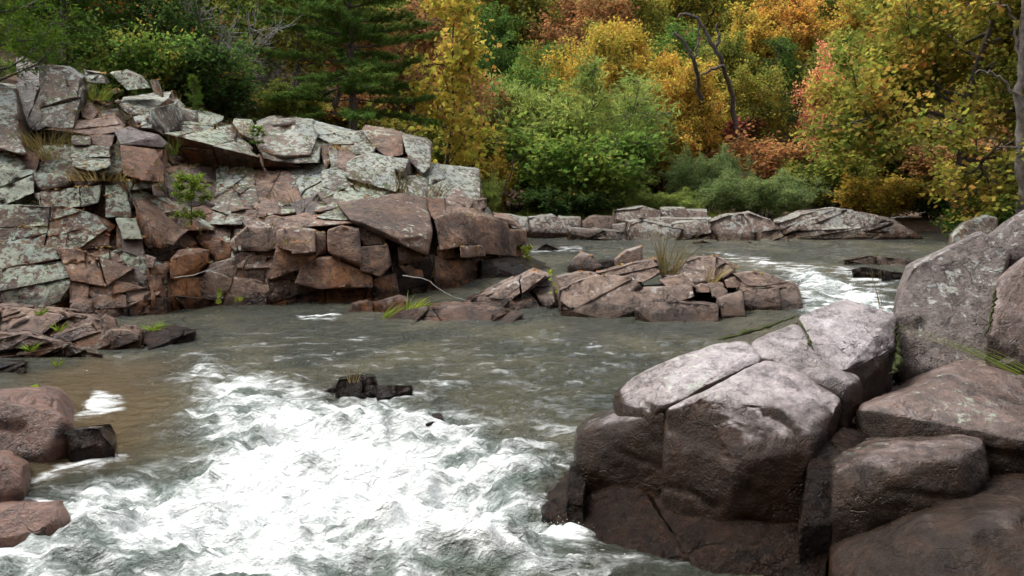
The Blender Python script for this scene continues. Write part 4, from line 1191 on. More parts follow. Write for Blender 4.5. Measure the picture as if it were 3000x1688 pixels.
# two splashes thrown up where the current hits
for (u_, v_, hh, rr) in ((1650, 1590, .24, .24), (1130, 1600, .22, .28), (1420, 1640, .14, .3), (560, 1500, .10, .35), (880, 1560, .12, .35)):
    b_ = onwater(u_, v_)
    g_ = np.exp(-((x_ - b_[0]) ** 2 + ((y_ - b_[1]) * 1.6) ** 2) / (2 * rr * rr * .5))
    ZW += hh * .7 * g_ * (1 + 0.5 * fbm(P3 * 4.0, 2, 91))
    foam = np.maximum(foam, np.clip(g_ * 1.3, 0, 1) * .95)
Zw = wlevel(x_, y_) + ZW
me = grid_mesh('river', Xw, Yw, Zw.reshape(Xw.shape))
for nm, arr in (('foam', foam), ('turb', turb), ('calm', ca)):
    at_ = me.attributes.new(nm, 'FLOAT', 'POINT')
    at_.data.foreach_set('value', arr.astype(np.float32))

t = NT('river_water')
pp = t.geo('Position')
fd = t.attr('foam')
tb = t.attr('turb')
pf = t.map(pp, (0.8, 1.5, 1.0), (0, 0, 0.3))
wv = t.vmath('ADD', pf, t.vmath('SCALE', t.vmath('SUBTRACT', t.noise(pf, 1.6, 4, 0.6, color=True), (0.5, 0.5, 0.5)), 0.7))
nA = t.noise(wv, 2.3, 5, 0.58, 0.2)
nB = t.noise(wv, 8, 4, 0.6, 0.1)
vor = t.voro(wv, 5.5, 'SMOOTH_F1')
ns = t.math('ADD', t.math('MULTIPLY', nA, 0.76), t.math('MULTIPLY', nB, 0.24))
fo = t.math('ADD', t.math('MULTIPLY', fd, 0.70), t.math('MULTIPLY', t.math('SUBTRACT', ns, 0.5), t.step(fd, 0.06, 0.36, 1.5, 2.3)))
fm = t.step(fo, 0.14, 0.70)
# little floating flecks
fk = t.voro(t.map(wv, (1, 1, 1)), 13, 'F1')
fl_ = t.math('MULTIPLY', t.step(fk, 0.07, 0.13, 1.0, 0.0), t.step(t.math('ADD', t.noise(pp, 2.1, 4), t.math('MULTIPLY', fd, 0.25)), 0.60, 0.70))
fm = t.math('MAXIMUM', fm, t.math('MULTIPLY', fl_, 0.85))
bed = t.noise(t.map(pp, (1, .7, 1)), 0.55, 4, 0.6, 0.4)
wcol = t.mix(t.step(bed, 0.42, 0.62), (0.036, 0.041, 0.030), (0.085, 0.08, 0.05))
wcol = t.mix(t.math('MULTIPLY', t.attr('calm'), 0.7), wcol, (0.11, 0.068, 0.022))
aer = t.math('MULTIPLY', t.step(t.math('ADD', tb, t.math('SUBTRACT', nA, 0.5)), 0.15, 0.95), 0.85)
wcol = t.mix(aer, wcol, (0.15, 0.19, 0.17))
t.set(t.bsdf.inputs['Base Color'], t.mix(fm, wcol, (0.76, 0.79, 0.79)))
t.set(t.bsdf.inputs['Roughness'], t.math('ADD', 0.06, t.math('MULTIPLY', fm, 0.55)))
t.bsdf.inputs['IOR'].default_value = 1.33
rp = t.map(pp, (1.0, 1.7, 1.0), (0, 0, 0.25))
rh = t.math('ADD', t.noise(rp, 5.0, 6, 0.6, 0.8), t.math('MULTIPLY', t.noise(rp, 17, 5, 0.65, 0.5), 0.35))
b1 = t.bump(rh, 1.0, 0.15)
t.set(b1.node.inputs['Strength'], t.math('SUBTRACT', 1.0, t.math('MULTIPLY', fm, 0.2)))
b2 = t.bump(t.math('MULTIPLY', ns, fm), 0.4, 0.05, b1)
t.set(t.bsdf.inputs['Normal'], b2)
MATS['water'] = t.m
river = link('river', me, mat=MATS['water'])
tag(river, kind='structure')

# ------------------------------------------------------------------ plants
def leaf_mat(name, stops, noise_w=0.5, transl=0.45, hue=0.06, val=0.3, rough=0.6):
    """leaf colour drawn leaf by leaf and clump by clump from a palette"""
    t = NT(name)
    rnd = t.geo('Random Per Island')
    tc = t.n.new('ShaderNodeTexCoord').outputs['Object']
    cl = t.noise(tc, 0.55, 3, 0.6, 0.2)
    cl = t.step(cl, 0.3, 0.7)
    f = t.math('ADD', t.math('MULTIPLY', rnd, 1 - noise_w), t.math('MULTIPLY', cl, noise_w))
    orn = t.objrand()
    f = t.math('ADD', f, t.math('MULTIPLY', t.math('SUBTRACT', orn, 0.5), 0.35), clamp=True)
    col = t.ramp(f, [(p_, tuple(min(0.75, x * 2.2) for x in c_)) for p_, c_ in stops])
    h = t.n.new('ShaderNodeHueSaturation')
    t.set(h.inputs['Hue'], t.math('ADD', 0.5 - hue / 2, t.math('MULTIPLY', t.math('FRACT', t.math('MULTIPLY', rnd, 17.3)), hue)))
    t.set(h.inputs['Value'], t.math('ADD', 1 - val, t.math('MULTIPLY', t.math('FRACT', t.math('MULTIPLY', rnd, 5.7)), 2 * val)))
    t.set(h.inputs['Color'], col)
    d = t.n.new('ShaderNodeBsdfDiffuse')
    tr = t.n.new('ShaderNodeBsdfTranslucent')
    t.set(d.inputs['Color'], h.outputs[0])
    t.set(tr.inputs['Color'], h.outputs[0])
    mx = t.n.new('ShaderNodeMixShader')
    mx.inputs[0].default_value = transl
    t.l.new(d.outputs[0], mx.inputs[1])
    t.l.new(tr.outputs[0], mx.inputs[2])
    t.n.remove(t.bsdf)
    t.l.new(mx.outputs[0], t.out.inputs['Surface'])
    return t.m


LM = {
    'olive': leaf_mat('leaves_olive', [(0.0, (0.035, 0.055, 0.012)), (0.4, (0.075, 0.09, 0.018)), (0.75, (0.14, 0.125, 0.022)), (1.0, (0.22, 0.14, 0.03))]),
    'green': leaf_mat('leaves_green', [(0.0, (0.025, 0.05, 0.012)), (0.5, (0.055, 0.1, 0.02)), (0.85, (0.10, 0.14, 0.028)), (1.0, (0.19, 0.15, 0.03))]),
    'bush': leaf_mat('leaves_bush', [(0.0, (0.05, 0.085, 0.018)), (0.5, (0.09, 0.135, 0.026)), (0.8, (0.14, 0.15, 0.03)), (1.0, (0.22, 0.12, 0.03))]),
    'dark': leaf_mat('leaves_dark', [(0.0, (0.012, 0.025, 0.008)), (0.6, (0.03, 0.055, 0.014)), (0.9, (0.06, 0.08, 0.02)), (1.0, (0.2, 0.07, 0.02))]),
    'yellow': leaf_mat('leaves_yellow', [(0.0, (0.10, 0.10, 0.022)), (0.4, (0.20, 0.155, 0.028)), (0.75, (0.29, 0.185, 0.035)), (1.0, (0.25, 0.10, 0.028))]),
    'gold': leaf_mat('leaves_gold', [(0.0, (0.15, 0.085, 0.022)), (0.5, (0.27, 0.145, 0.03)), (1.0, (0.34, 0.19, 0.04))]),
    'rust': leaf_mat('leaves_rust', [(0.0, (0.08, 0.055, 0.022)), (0.5, (0.15, 0.08, 0.032)), (0.8, (0.20, 0.095, 0.035)), (1.0, (0.23, 0.14, 0.05))]),
    'red': leaf_mat('leaves_red', [(0.0, (0.10, 0.035, 0.025)), (0.6, (0.20, 0.06, 0.045)), (1.0, (0.26, 0.11, 0.06))]),
    'coral': leaf_mat('leaves_coral', [(0.0, (0.20, 0.085, 0.045)), (0.6, (0.32, 0.14, 0.075)), (1.0, (0.34, 0.20, 0.07))]),
    'sycamore': leaf_mat('leaves_sycamore', [(0.0, (0.05, 0.07, 0.016)), (0.3, (0.10, 0.115, 0.022)), (0.6, (0.17, 0.145, 0.028)), (0.85, (0.21, 0.115, 0.028)), (1.0, (0.17, 0.07, 0.022))], noise_w=0.6),
    'sapling': leaf_mat('leaves_sapling', [(0.0, (0.11, 0.115, 0.022)), (0.5, (0.20, 0.175, 0.03)), (0.85, (0.26, 0.185, 0.036)), (1.0, (0.24, 0.105, 0.028))], noise_w=0.35),
    'willow': leaf_mat('leaves_willow', [(0.0, (0.065, 0.095, 0.025)), (0.6, (0.12, 0.155, 0.038)), (1.0, (0.17, 0.19, 0.045))], val=0.2),
    'willowg': leaf_mat('leaves_willow_grey', [(0.0, (0.055, 0.085, 0.03)), (0.6, (0.10, 0.135, 0.048)), (1.0, (0.145, 0.165, 0.06))], val=0.2),
    'pine': leaf_mat('needles_pine', [(0.0, (0.022, 0.042, 0.010)), (0.6, (0.05, 0.085, 0.018)), (1.0, (0.09, 0.125, 0.024))], transl=0.2),
    'cedar': leaf_mat('sprays_cedar', [(0.0, (0.022, 0.045, 0.008)), (0.5, (0.055, 0.095, 0.012)), (1.0, (0.11, 0.16, 0.02))], transl=0.25),
    'lime': leaf_mat('leaves_lime', [(0.0, (0.05, 0.085, 0.012)), (1.0, (0.15, 0.18, 0.025))]),
    'straw': leaf_mat('grass_straw', [(0.0, (0.05, 0.045, 0.015)), (0.6, (0.12, 0.09, 0.035)), (1.0, (0.19, 0.145, 0.06))], transl=0.3),
    'grass': leaf_mat('grass_green', [(0.0, (0.05, 0.08, 0.015)), (0.6, (0.13, 0.16, 0.03)), (1.0, (0.26, 0.24, 0.06))], transl=0.3),
}


def tubes_mesh(name, segs, sides=5):
    """segs: list of (points (k,3), radii (k,))"""
    VV, FF, base = [], [], 0
    for pts, rad in segs:
        pts = np.asarray(pts, float)
        k = len(pts)
        ns = sides if rad[0] > 0.03 else 3
        tan = np.gradient(pts, axis=0)
        tan /= np.linalg.norm(tan, axis=1)[:, None] + 1e-9
        ref = np.array((0.31, 0.95, 0.02)) if abs(tan[0][1]) < 0.8 else np.array((1.0, 0, 0))
        a = np.cross(tan, ref); a /= np.linalg.norm(a, axis=1)[:, None] + 1e-9
        b = np.cross(tan, a)
        an = np.arange(ns) / ns * 2 * math.pi
        ring = pts[:, None, :] + np.asarray(rad)[:, None, None] * (np.cos(an)[None, :, None] * a[:, None, :] + np.sin(an)[None, :, None] * b[:, None, :])
        VV.append(ring.reshape(-1, 3))
        i = np.arange(k - 1)[:, None] * ns + np.arange(ns)[None, :]
        j = np.arange(k - 1)[:, None] * ns + (np.arange(ns)[None, :] + 1) % ns
        FF.append(np.stack([i.ravel(), j.ravel(), j.ravel() + ns, i.ravel() + ns], 1) + base)
        base += k * ns
    return fast_mesh(name, np.vstack(VV), np.vstack(FF))


LEAF = {
    'quad': np.array([(0, -.5), (.42, 0.02), (0, .5), (-.42, 0.02)]),
    'lobed': np.array([(0, -.5), (.52, -.3), (.27, .04), (.38, .42), (0, .6), (-.38, .42), (-.27, .04), (-.52, -.3)]),
    'hex': np.array([(0, -.5), (.48, -.15), (.32, .32), (0, .52), (-.32, .32), (-.48, -.15)]),
    'thin': np.array([(0, -.5), (.09, 0.0), (0, .5), (-.09, 0.0)]),
    'needle': np.array([(-.06, -.5), (.06, -.5), (0, .5)]),
}


def leaves_mesh(name, C, size, shape='quad', dirs=None, flat=0.6, rs=None, spread=1.0):
    """leaf blades at points C; dirs: growth direction of each (the blade's long axis)"""
    n = len(C)
    S = LEAF[shape]
    k = len(S)
    nor = rs.normal(0, 1, (n, 3))
    nor[:, 2] = np.abs(nor[:, 2]) + flat
    nor /= np.linalg.norm(nor, axis=1)[:, None]
    t = rs.normal(0, 1, (n, 3)) * spread
    if dirs is not None: t = t + dirs * 2.2
    t -= nor * (t * nor).sum(1)[:, None]
    t /= np.linalg.norm(t, axis=1)[:, None] + 1e-9
    b = np.cross(nor, t)
    sz = np.asarray(size) * rs.uniform(0.65, 1.3, n)
    V = C[:, None, :] + sz[:, None, None] * (S[None, :, 0, None] * b[:, None, :] + S[None, :, 1, None] * t[:, None, :])
    # blades droop at the tip
    V[:, :, 2] -= (sz[:, None] * 0.22 * np.abs(S[None, :, 0]) ** 1.0)
    return fast_mesh(name, V.reshape(-1, 3), np.arange(n * k).reshape(n, k), smooth=False)


def path(start, d, length, n, wob, rs, up=0.0):
    pts = [np.array(start, float)]
    d = unit(d)
    for _ in range(n):
        d = unit(d + rs.normal(0, wob, 3) + np.array((0, 0, up)))
        pts.append(pts[-1] + d * length / n)
    return np.array(pts)


def grow(kind, seed):
    """-> (trunk mesh, crown mesh) of a tree about its base; unit: metres"""
    rs = np.random.default_rng(seed)
    segs, C, Dr = [], [], []

    def twig(p, d, ln, nl, spr):
        q = path(p, d, ln, 3, 0.25, rs)
        segs.append((q, np.linspace(0.012, 0.004, 4)))
        if nl:
            k = rs.uniform(0.1, 1.05, nl) * 3
            i = np.minimum(2, k.astype(int))
            f = (k - i)[:, None]
            C.append(q[i] * (1 - f) + q[i + 1] * f + rs.normal(0, spr, (nl, 3)))
            Dr.append(np.repeat(unit(q[3] - q[0])[None], nl, 0))

    def limb(p, d, ln, r, lev, o):
        n = 5 if lev == 0 else 4
        q = path(p, d, ln, n, o['wob'], rs, o['up'])
        segs.append((q, np.linspace(r, r * 0.35, n + 1)))
        if lev >= o['lev']:
            for _ in range(o['tw']):
                k = rs.uniform(0.25, 1.0)
                i = min(n - 1, int(k * n))
                pp_ = q[i] + (q[i + 1] - q[i]) * (k * n - i)
                dd = unit(q[-1] - q[0]) + rs.normal(0, 0.8, 3)
                twig(pp_, dd, o['tl'] * rs.uniform(.6, 1.3), o['nl'], o['spr'])
            return
        for _ in range(o['nb']):
            k = rs.uniform(0.25, 1.0) if lev else rs.uniform(0.3, 1.0)
            i = min(n - 1, int(k * n))
            pp_ = q[i] + (q[i + 1] - q[i]) * (k * n - i)
            ax = unit(q[-1] - q[0])
            sd_ = rs.normal(0, 1, 3)
            sd_ = unit(sd_ - ax * (sd_ @ ax))
            limb(pp_, ax * 0.55 + sd_ * 0.85, ln * rs.uniform(0.42, 0.68), r * 0.45, lev + 1, o)

    if kind in ('broad', 'broad2', 'broad3'):
        h = {'broad': 9, 'broad2': 11, 'broad3': 8}[kind]
        tr = path((0, 0, -.3), (rs.normal(0, .06), rs.normal(0, .06), 1), h * 0.8, 8, 0.06, rs, 0.03)
        segs.append((tr, np.linspace(0.17, 0.04, 9)))
        o = dict(wob=0.16, up=0.05, lev=1, nb=7, tw=8, tl=0.75, nl=15, spr=0.18)
        for k in np.linspace(0.22, 1.0, 17):
            i = min(7, int(k * 8))
            p = tr[i] + (tr[i + 1] - tr[i]) * (k * 8 - i)
            a = rs.uniform(0, 2 * math.pi)
            ln = h * (0.36 - 0.2 * k) * rs.uniform(.75, 1.25) + 0.5
            limb(p, (math.cos(a), math.sin(a), 0.25 + 0.6 * k), ln, 0.05, 0, o)
        C_ = np.vstack(C)
        return tubes_mesh('trunk', segs), leaves_mesh('crown', C_, 0.18, 'quad', np.vstack(Dr), 0.5, rs)
    if kind == 'sycamore':
        tr = path((0, 0, -.3), (-.05, 0, 1), 9.0, 9, 0.07, rs, 0.02)
        segs.append((tr, np.linspace(0.20, 0.05, 10)))
        o = dict(wob=0.17, up=0.0, lev=1, nb=8, tw=11, tl=0.9, nl=27, spr=0.22)
        for k in np.linspace(0.20, 1.0, 19):
            i = min(8, int(k * 9))
            p = tr[i] + (tr[i + 1] - tr[i]) * (k * 9 - i)
            a = rs.uniform(0, 2 * math.pi)
            limb(p, (math.cos(a), math.sin(a), 0.12 + 0.6 * k), (4.6 - 2.6 * k) * rs.uniform(.8, 1.2), 0.07, 0, o)
        return tubes_mesh('trunk', segs), leaves_mesh('crown', np.vstack(C), 0.135, 'lobed', np.vstack(Dr), 0.3, rs)
    if kind == 'sapling':
        tr = path((0, 0, -.2), (.16, 0, 1), 7.0, 9, 0.07, rs, 0.01)
        segs.append((tr, np.linspace(0.085, 0.02, 10)))
        o = dict(wob=0.16, up=0.03, lev=0, nb=3, tw=9, tl=0.55, nl=10, spr=0.17)
        for k in np.linspace(0.12, 1.0, 30):
            i = min(8, int(k * 9))
            p = tr[i] + (tr[i + 1] - tr[i]) * (k * 9 - i)
            a = rs.uniform(0, 2 * math.pi)
            limb(p, (math.cos(a), math.sin(a), 0.5), (1.5 - 0.8 * k) * rs.uniform(.7, 1.3), 0.03, 0, o)
        return tubes_mesh('trunk', segs), leaves_mesh('crown', np.vstack(C), 0.15, 'lobed', np.vstack(Dr), 0.1, rs)
    if kind in ('willow', 'shrub', 'leafy'):
        n0 = {'willow': 11, 'shrub': 12, 'leafy': 14}[kind]
        for s in range(n0):
            a = s / n0 * 2 * math.pi + rs.normal(0, .3)
            tl_ = rs.uniform(0.15, 0.75)
            base = np.array((math.cos(a) * .25, math.sin(a) * .25, -.2))
            ln = 3.3 * rs.uniform(.8, 1.1)
            q = path(base, (math.cos(a) * tl_, math.sin(a) * tl_, 1), ln, 6, 0.08, rs, 0.02)
            segs.append((q, np.linspace(0.07, 0.02, 7)))
            o = dict(wob=0.14, up=0.06, lev=1, nb=5, tw=9, tl=0.6, nl=12, spr=0.11) if kind != 'leafy' else dict(wob=0.14, up=0.06, lev=0, nb=5, tw=12, tl=0.7, nl=9, spr=0.18)
            for k in np.linspace(0.22, 1, 7):
                i = min(5, int(k * 6))
                p = q[i] + (q[i + 1] - q[i]) * (k * 6 - i)
                a2 = a + rs.normal(0, 1.0)
                limb(p, (math.cos(a2), math.sin(a2), 0.55), 1.5 * rs.uniform(.7, 1.2), 0.025, 0, o)
        if kind == 'leafy':
            return tubes_mesh('trunk', segs), leaves_mesh('crown', np.vstack(C), 0.15, 'lobed', np.vstack(Dr), 0.3, rs)
        return tubes_mesh('trunk', segs), leaves_mesh('crown', np.vstack(C), 0.24, 'thin', np.vstack(Dr), 0.0, rs, 0.9)
    if kind == 'pine':
        h = 12.0
        tr = path((0, 0, -.5), (0.0, 0, 1), h, 12, 0.02, rs, 0.02)
        segs.append((tr, np.linspace(0.17, 0.03, 13)))
        z = 1.7
        while z < h - 0.4:
            i = min(11, int((z + .5) / h * 12))
            p = tr[i] + (tr[i + 1] - tr[i]) * ((z + .5) / h * 12 - i)
            nb = rs.integers(3, 6)
            a0 = rs.uniform(0, 6.28)
            for b in range(nb):
                a = a0 + b / nb * 6.28 + rs.normal(0, .25)
                ln = (3.4 * (1 - z / h) + 0.5) * rs.uniform(.75, 1.2)
                q = path(p, (math.cos(a), math.sin(a), 0.05 - 0.3 * (1 - z / h)), ln, 6, 0.08, rs, 0.045)
                segs.append((q, np.linspace(0.045, 0.012, 7)))
                for k in np.linspace(0.25, 1.0, int(5 + ln * 4)):
                    ii = min(5, int(k * 6))
                    pp_ = q[ii] + (q[ii + 1] - q[ii]) * (k * 6 - ii)
                    ax = unit(q[min(6, ii + 1)] - q[ii])
                    for sgn in (-1, 1):
                        sd_ = unit(np.cross(ax, (0, 0, 1))) * sgn
                        d_ = unit(ax * 0.8 + sd_ * 0.8 + np.array((0, 0, 0.25)) + rs.normal(0, .15, 3))
                        l2 = rs.uniform(.3, .75) * (1.15 - 0.5 * k)
                        tw = np.array([pp_, pp_ + d_ * l2])
                        segs.append((np.array([pp_, pp_ + d_ * l2 * .5, pp_ + d_ * l2]), np.array((0.012, .009, .005))))
                        f = rs.uniform(0.25, 1.05, (34, 1))
                        C.append(pp_ + d_ * l2 * f + rs.normal(0, .02, (34, 3)))
                        e_ = d_ + rs.normal(0, .55, (34, 3)) + np.array((0, 0, .2))
                        Dr.append(e_ / np.linalg.norm(e_, axis=1)[:, None])
            z += rs.uniform(0.4, 0.65)
        C_ = np.vstack(C) + np.vstack(Dr) * 0.09
        return tubes_mesh('trunk', segs), leaves_mesh('crown', C_, 0.27, 'needle', np.vstack(Dr), 0.0, rs, 0.25)
    if kind == 'cedar':
        h = 6.0
        tr = path((0, 0, -.4), (0.05, 0, 1), h, 8, 0.05, rs, 0.02)
        segs.append((tr, np.linspace(0.13, 0.02, 9)))
        o = dict(wob=0.14, up=0.05, lev=0, nb=4, tw=17, tl=0.42, nl=17, spr=0.06)
        for k in np.linspace(0.10, 1.0, 44):
            i = min(7, int(k * 8))
            p = tr[i] + (tr[i + 1] - tr[i]) * (k * 8 - i)
            a = rs.uniform(0, 6.28)
            limb(p, (math.cos(a), math.sin(a), 0.35), (1.75 * (1 - k) + 0.35) * rs.uniform(.7, 1.2), 0.03, 0, o)
        return tubes_mesh('trunk', segs), leaves_mesh('crown', np.vstack(C), 0.15, 'thin', np.vstack(Dr), 0.0, rs, 0.8)
    if kind == 'tiers':                                  # dogwood: flat layers of leaves
        tr = path((0, 0, -.2), (0.05, 0, 1), 3.2, 6, 0.06, rs, 0.02)
        segs.append((tr, np.linspace(0.06, 0.015, 7)))
        o = dict(wob=0.1, up=0.0, lev=0, nb=4, tw=12, tl=0.4, nl=8, spr=0.06)
        for lv in (1.0, 1.7, 2.4, 3.0):
            i = min(5, int(lv / 3.2 * 6))
            for b in range(7):
                a = b / 7 * 6.28 + rs.normal(0, .3)
                limb(tr[i], (math.cos(a), math.sin(a), 0.12), rs.uniform(.7, 1.3), 0.02, 0, o)
        C_ = np.vstack(C)
        return tubes_mesh('trunk', segs), leaves_mesh('crown', C_, 0.16, 'quad', np.vstack(Dr), 1.2, rs)
    if kind == 'bare':                                   # fine bare grey twigs
        for s in range(5):
            a = rs.uniform(0, 6.28)
            o = dict(wob=0.2, up=0.02, lev=2, nb=6, tw=5, tl=0.6, nl=0, spr=0.1)
            limb((0, 0, -.2), (math.cos(a) * .5, math.sin(a) * .5, 1), 2.2, 0.045, 0, o)
        return tubes_mesh('branches', segs, 4), None


PROTO = {k: grow(k, s) for k, s in (('broad', 1), ('broad2', 2), ('broad3', 3), ('sycamore', 4), ('sapling', 5), ('willow', 6), ('shrub', 7), ('leafy', 8), ('pine', 9), ('cedar', 10), ('tiers', 11), ('bare', 12))}
for k_, (a_, b_) in PROTO.items():
    a_.materials.append(MATS['bark'])
    if b_: b_.materials.append(LM['olive'])
TREEH = dict(broad=9, broad2=11, broad3=8, sycamore=10.5, sapling=7.3, willow=4.9, shrub=4.9, leafy=4.3, pine=12, cedar=6.2, tiers=3.4, bare=4.3)


def plant(kind, name, label, cat, x, y, h, leaf, rot=0.0, group=None, wid=1.0, bark='bark', tilt=(0, 0), z=None):
    zz = float(ground_h(x, y)) if z is None else z
    e = link(name, None, (x, y, zz))
    s = h / TREEH[kind]
    e.scale = (s * wid, s * wid, s)
    e.rotation_euler = (tilt[0], tilt[1], rot)
    tag(e, label, cat, group)
    tm, cm = PROTO[kind]
    o = link('trunk' if kind != 'bare' else 'branches', tm, (0, 0, 0), e)
    o.material_slots[0].link = 'OBJECT'
    o.material_slots[0].material = MATS[bark]
    if cm:
        c = link('crown', cm, (0, 0, 0), e)
        c.material_slots[0].link = 'OBJECT'
        c.material_slots[0].material = LM[leaf]
    return e


def px(u, d):
    """world x of photo column u at distance d"""
    return (u - 1500) / F * d * (CP + 0.06 * SP) / 1.0


def toph(u, d, vtop):
    """height a tree at (u, d) needs to reach photo row vtop"""
    return float(at(u, vtop, d)[2] - ground_h(px(u, d), d))


def tree_px(kind, name, label, cat, u, d, vtop, leaf, width=None, **k):
    x = px(u, d)
    z = k.pop('z', None)
    zz = float(ground_h(x, d)) if z is None else z
    h = max(0.4, float(at(u, vtop, d)[2]) - zz)
    return plant(kind, name, label, cat, x, d, h, leaf, z=zz, **k)


# trees and shrubs one can tell apart
tree_px('willow', 'willow_tree', 'rounded soft green willow on the far bank, tallest of the willows', 'tree', 1665, 41, 215, 'willow', wid=1.30)
tree_px('leafy', 'sycamore_bush', 'many-stemmed green bush turning orange in front of the round willow', 'bush', 1680, 37, 350, 'bush', wid=1.25)
tree_px('shrub', 'willow_shrub', 'grey-green willow shrub behind the long pink whaleback rock', 'shrub', 2230, 35.5, 490, 'willowg', wid=1.55)
tree_px('shrub', 'willow_shrub', 'narrow upright willow beside the red dogwood, above the far shelf', 'shrub', 2075, 38, 415, 'willowg', wid=0.75)
tree_px('shrub', 'willow_shrub', 'low olive willow scrub behind the tallest hump of the far shelf', 'shrub', 1965, 35.5, 545, 'willow', wid=1.7)
tree_px('leafy', 'shrub', 'yellow-green shrub at the left foot of the round willow', 'shrub', 1400, 36, 420, 'yellow', wid=.75, rot=1)
tree_px('shrub', 'shrub', 'pale green shrub just right of the ridge end', 'shrub', 1385, 34, 500, 'willow', wid=.9, rot=2)
tree_px('sapling', 'sycamore_sapling', 'slender yellow sycamore sapling leaning past the pine', 'tree', 1275, 29, -20, 'sapling', bark='bark')
tree_px('pine', 'pine_tree', 'tall dark green pine standing behind the ridge', 'tree', 1045, 26.5, -420, 'pine', rot=.4, wid=1.25)
tree_px('cedar', 'cedar_tree', 'bright green cedar overhanging the upper corner of the cliff', 'tree', 10, 17.1, -560, 'cedar', wid=1.15, z=float(at(25, 285, 17.1)[2]))
tree_px('cedar', 'cedar_tree', 'dark green cedar behind the corner cedar, against the forest', 'tree', 215, 22.5, -350, 'cedar', wid=1.2, rot=2)
tree_px('leafy', 'shrub', 'dark leafy shrub on the ridge before the dead grey tree', 'shrub', 600, 23.2, 110, 'dark', wid=1.2, rot=2.7)
tree_px('leafy', 'shrub', 'green shrub above the mossy block of the ridge', 'shrub', 430, 22.5, 60, 'green', wid=1.0, rot=.7)
tree_px('broad3', 'oak_tree', 'dark leafy oak between the cedars and the golden tree', 'tree', 440, 24.5, -120, 'dark', rot=1)
tree_px('cedar', 'cedar_sapling', 'little green cedar sapling rooted on the ridge top', 'tree', 585, 21, 210, 'cedar', wid=.9, rot=3, z=3.35)
tree_px('bare', 'dead_tree', 'dead tree of pale grey twigs in front of the dark oak', 'tree', 560, 25.0, -190, None, bark='deadwood', wid=.9)
tree_px('broad2', 'oak_tree', 'golden orange tree at the top between the dark oak and the pine', 'tree', 800, 42, -150, 'gold', rot=2)
tree_px('bare', 'bare_bush', 'leafless brown brush between the dark oak and the pine', 'bush', 800, 31, 60, None, bark='bark', wid=1.3, rot=1)
tree_px('leafy', 'shrub', 'rusty shrub behind the middle of the ridge', 'shrub', 1010, 33, 250, 'rust', wid=1.3, rot=3)
tree_px('leafy', 'shrub', 'olive-brown shrub right behind the last block of the ridge', 'shrub', 1180, 34, 270, 'olive', wid=1.1, rot=4)
tree_px('leafy', 'shrub', 'yellow-olive shrub left of the pine, behind the ridge', 'shrub', 860, 30, 230, 'olive', wid=1.2, rot=5)
tree_px('leafy', 'shrub', 'olive shrub behind the top slab of the ridge', 'shrub', 720, 28, 250, 'olive', wid=1.2, rot=.5)
tree_px('sycamore', 'sycamore_tree', 'yellow and orange sycamore behind the round willow', 'tree', 1730, 47, 70, 'yellow', rot=1)
tree_px('sycamore', 'sycamore_tree', 'orange-yellow sycamore right of the round willow', 'tree', 1960, 44, 160, 'yellow', rot=2.3, wid=.8)
tree_px('sycamore', 'sycamore_tree', 'great sycamore leaning over the far pool, yellow green and brown', 'tree', 2800, 32, -260, 'sycamore', rot=.3, wid=1.12)
tree_px('tiers', 'dogwood_tree', 'small crimson dogwood with flat layers of leaves', 'tree', 2135, 45, 300, 'red', rot=1)
tree_px('bare', 'bare_bush', 'grey leafless bush above the crimson dogwood', 'bush', 2100, 47, 215, None, bark='deadwood', rot=1.2, wid=1.2)
tree_px('broad3', 'maple_tree', 'bright orange-gold maple at the top of the wood', 'tree', 2260, 56, -40, 'gold', rot=1.6)
tree_px('cedar', 'cedar_tree', 'dark green cedar below the orange-gold maple', 'tree', 2250, 50, 90, 'pine', rot=1, wid=1.3)
tree_px('broad3', 'maple_tree', 'coral red tree between the dark cedar and the great sycamore', 'tree', 2430, 44, 140, 'coral', rot=2, wid=.7)
tree_px('broad3', 'maple_tree', 'scarlet tree behind the dead bent trunk', 'tree', 2040, 58, 110, 'red', rot=4, wid=.9)
tree_px('leafy', 'shrub', 'yellow shrub overhanging the far pool under the great sycamore', 'shrub', 2560, 35, 500, 'yellow', wid=1.5, rot=1.1)
tree_px('leafy', 'shrub', 'olive shrub with yellow tips between the grey willow and the yellow shrub', 'shrub', 2420, 38, 430, 'olive', wid=1.2, rot=2.1)
tree_px('leafy', 'shrub', 'dark brown thicket beneath the coral red tree', 'shrub', 2300, 42, 380, 'rust', wid=1.6, rot=.1)
tree_px('leafy', 'shrub', 'dark green shrub under the great sycamore by the mossy boulder', 'shrub', 2720, 35, 520, 'dark', wid=1.4, rot=.7)
tree_px('leafy', 'shrub', 'bright green shrub behind the tall upright slab', 'shrub', 2930, 29, 560, 'green', wid=1.3, rot=1.7)
tree_px('leafy', 'shrub', 'dark low shrub under the many-stemmed bush, by the water', 'shrub', 1660, 35, 545, 'dark', wid=2.2, rot=.9)
tree_px('leafy', 'shrub', 'olive shrub behind the yellow sapling', 'shrub', 1290, 38, 330, 'olive', wid=1.3, rot=1.3)

# the wooded hillside
HILL = []
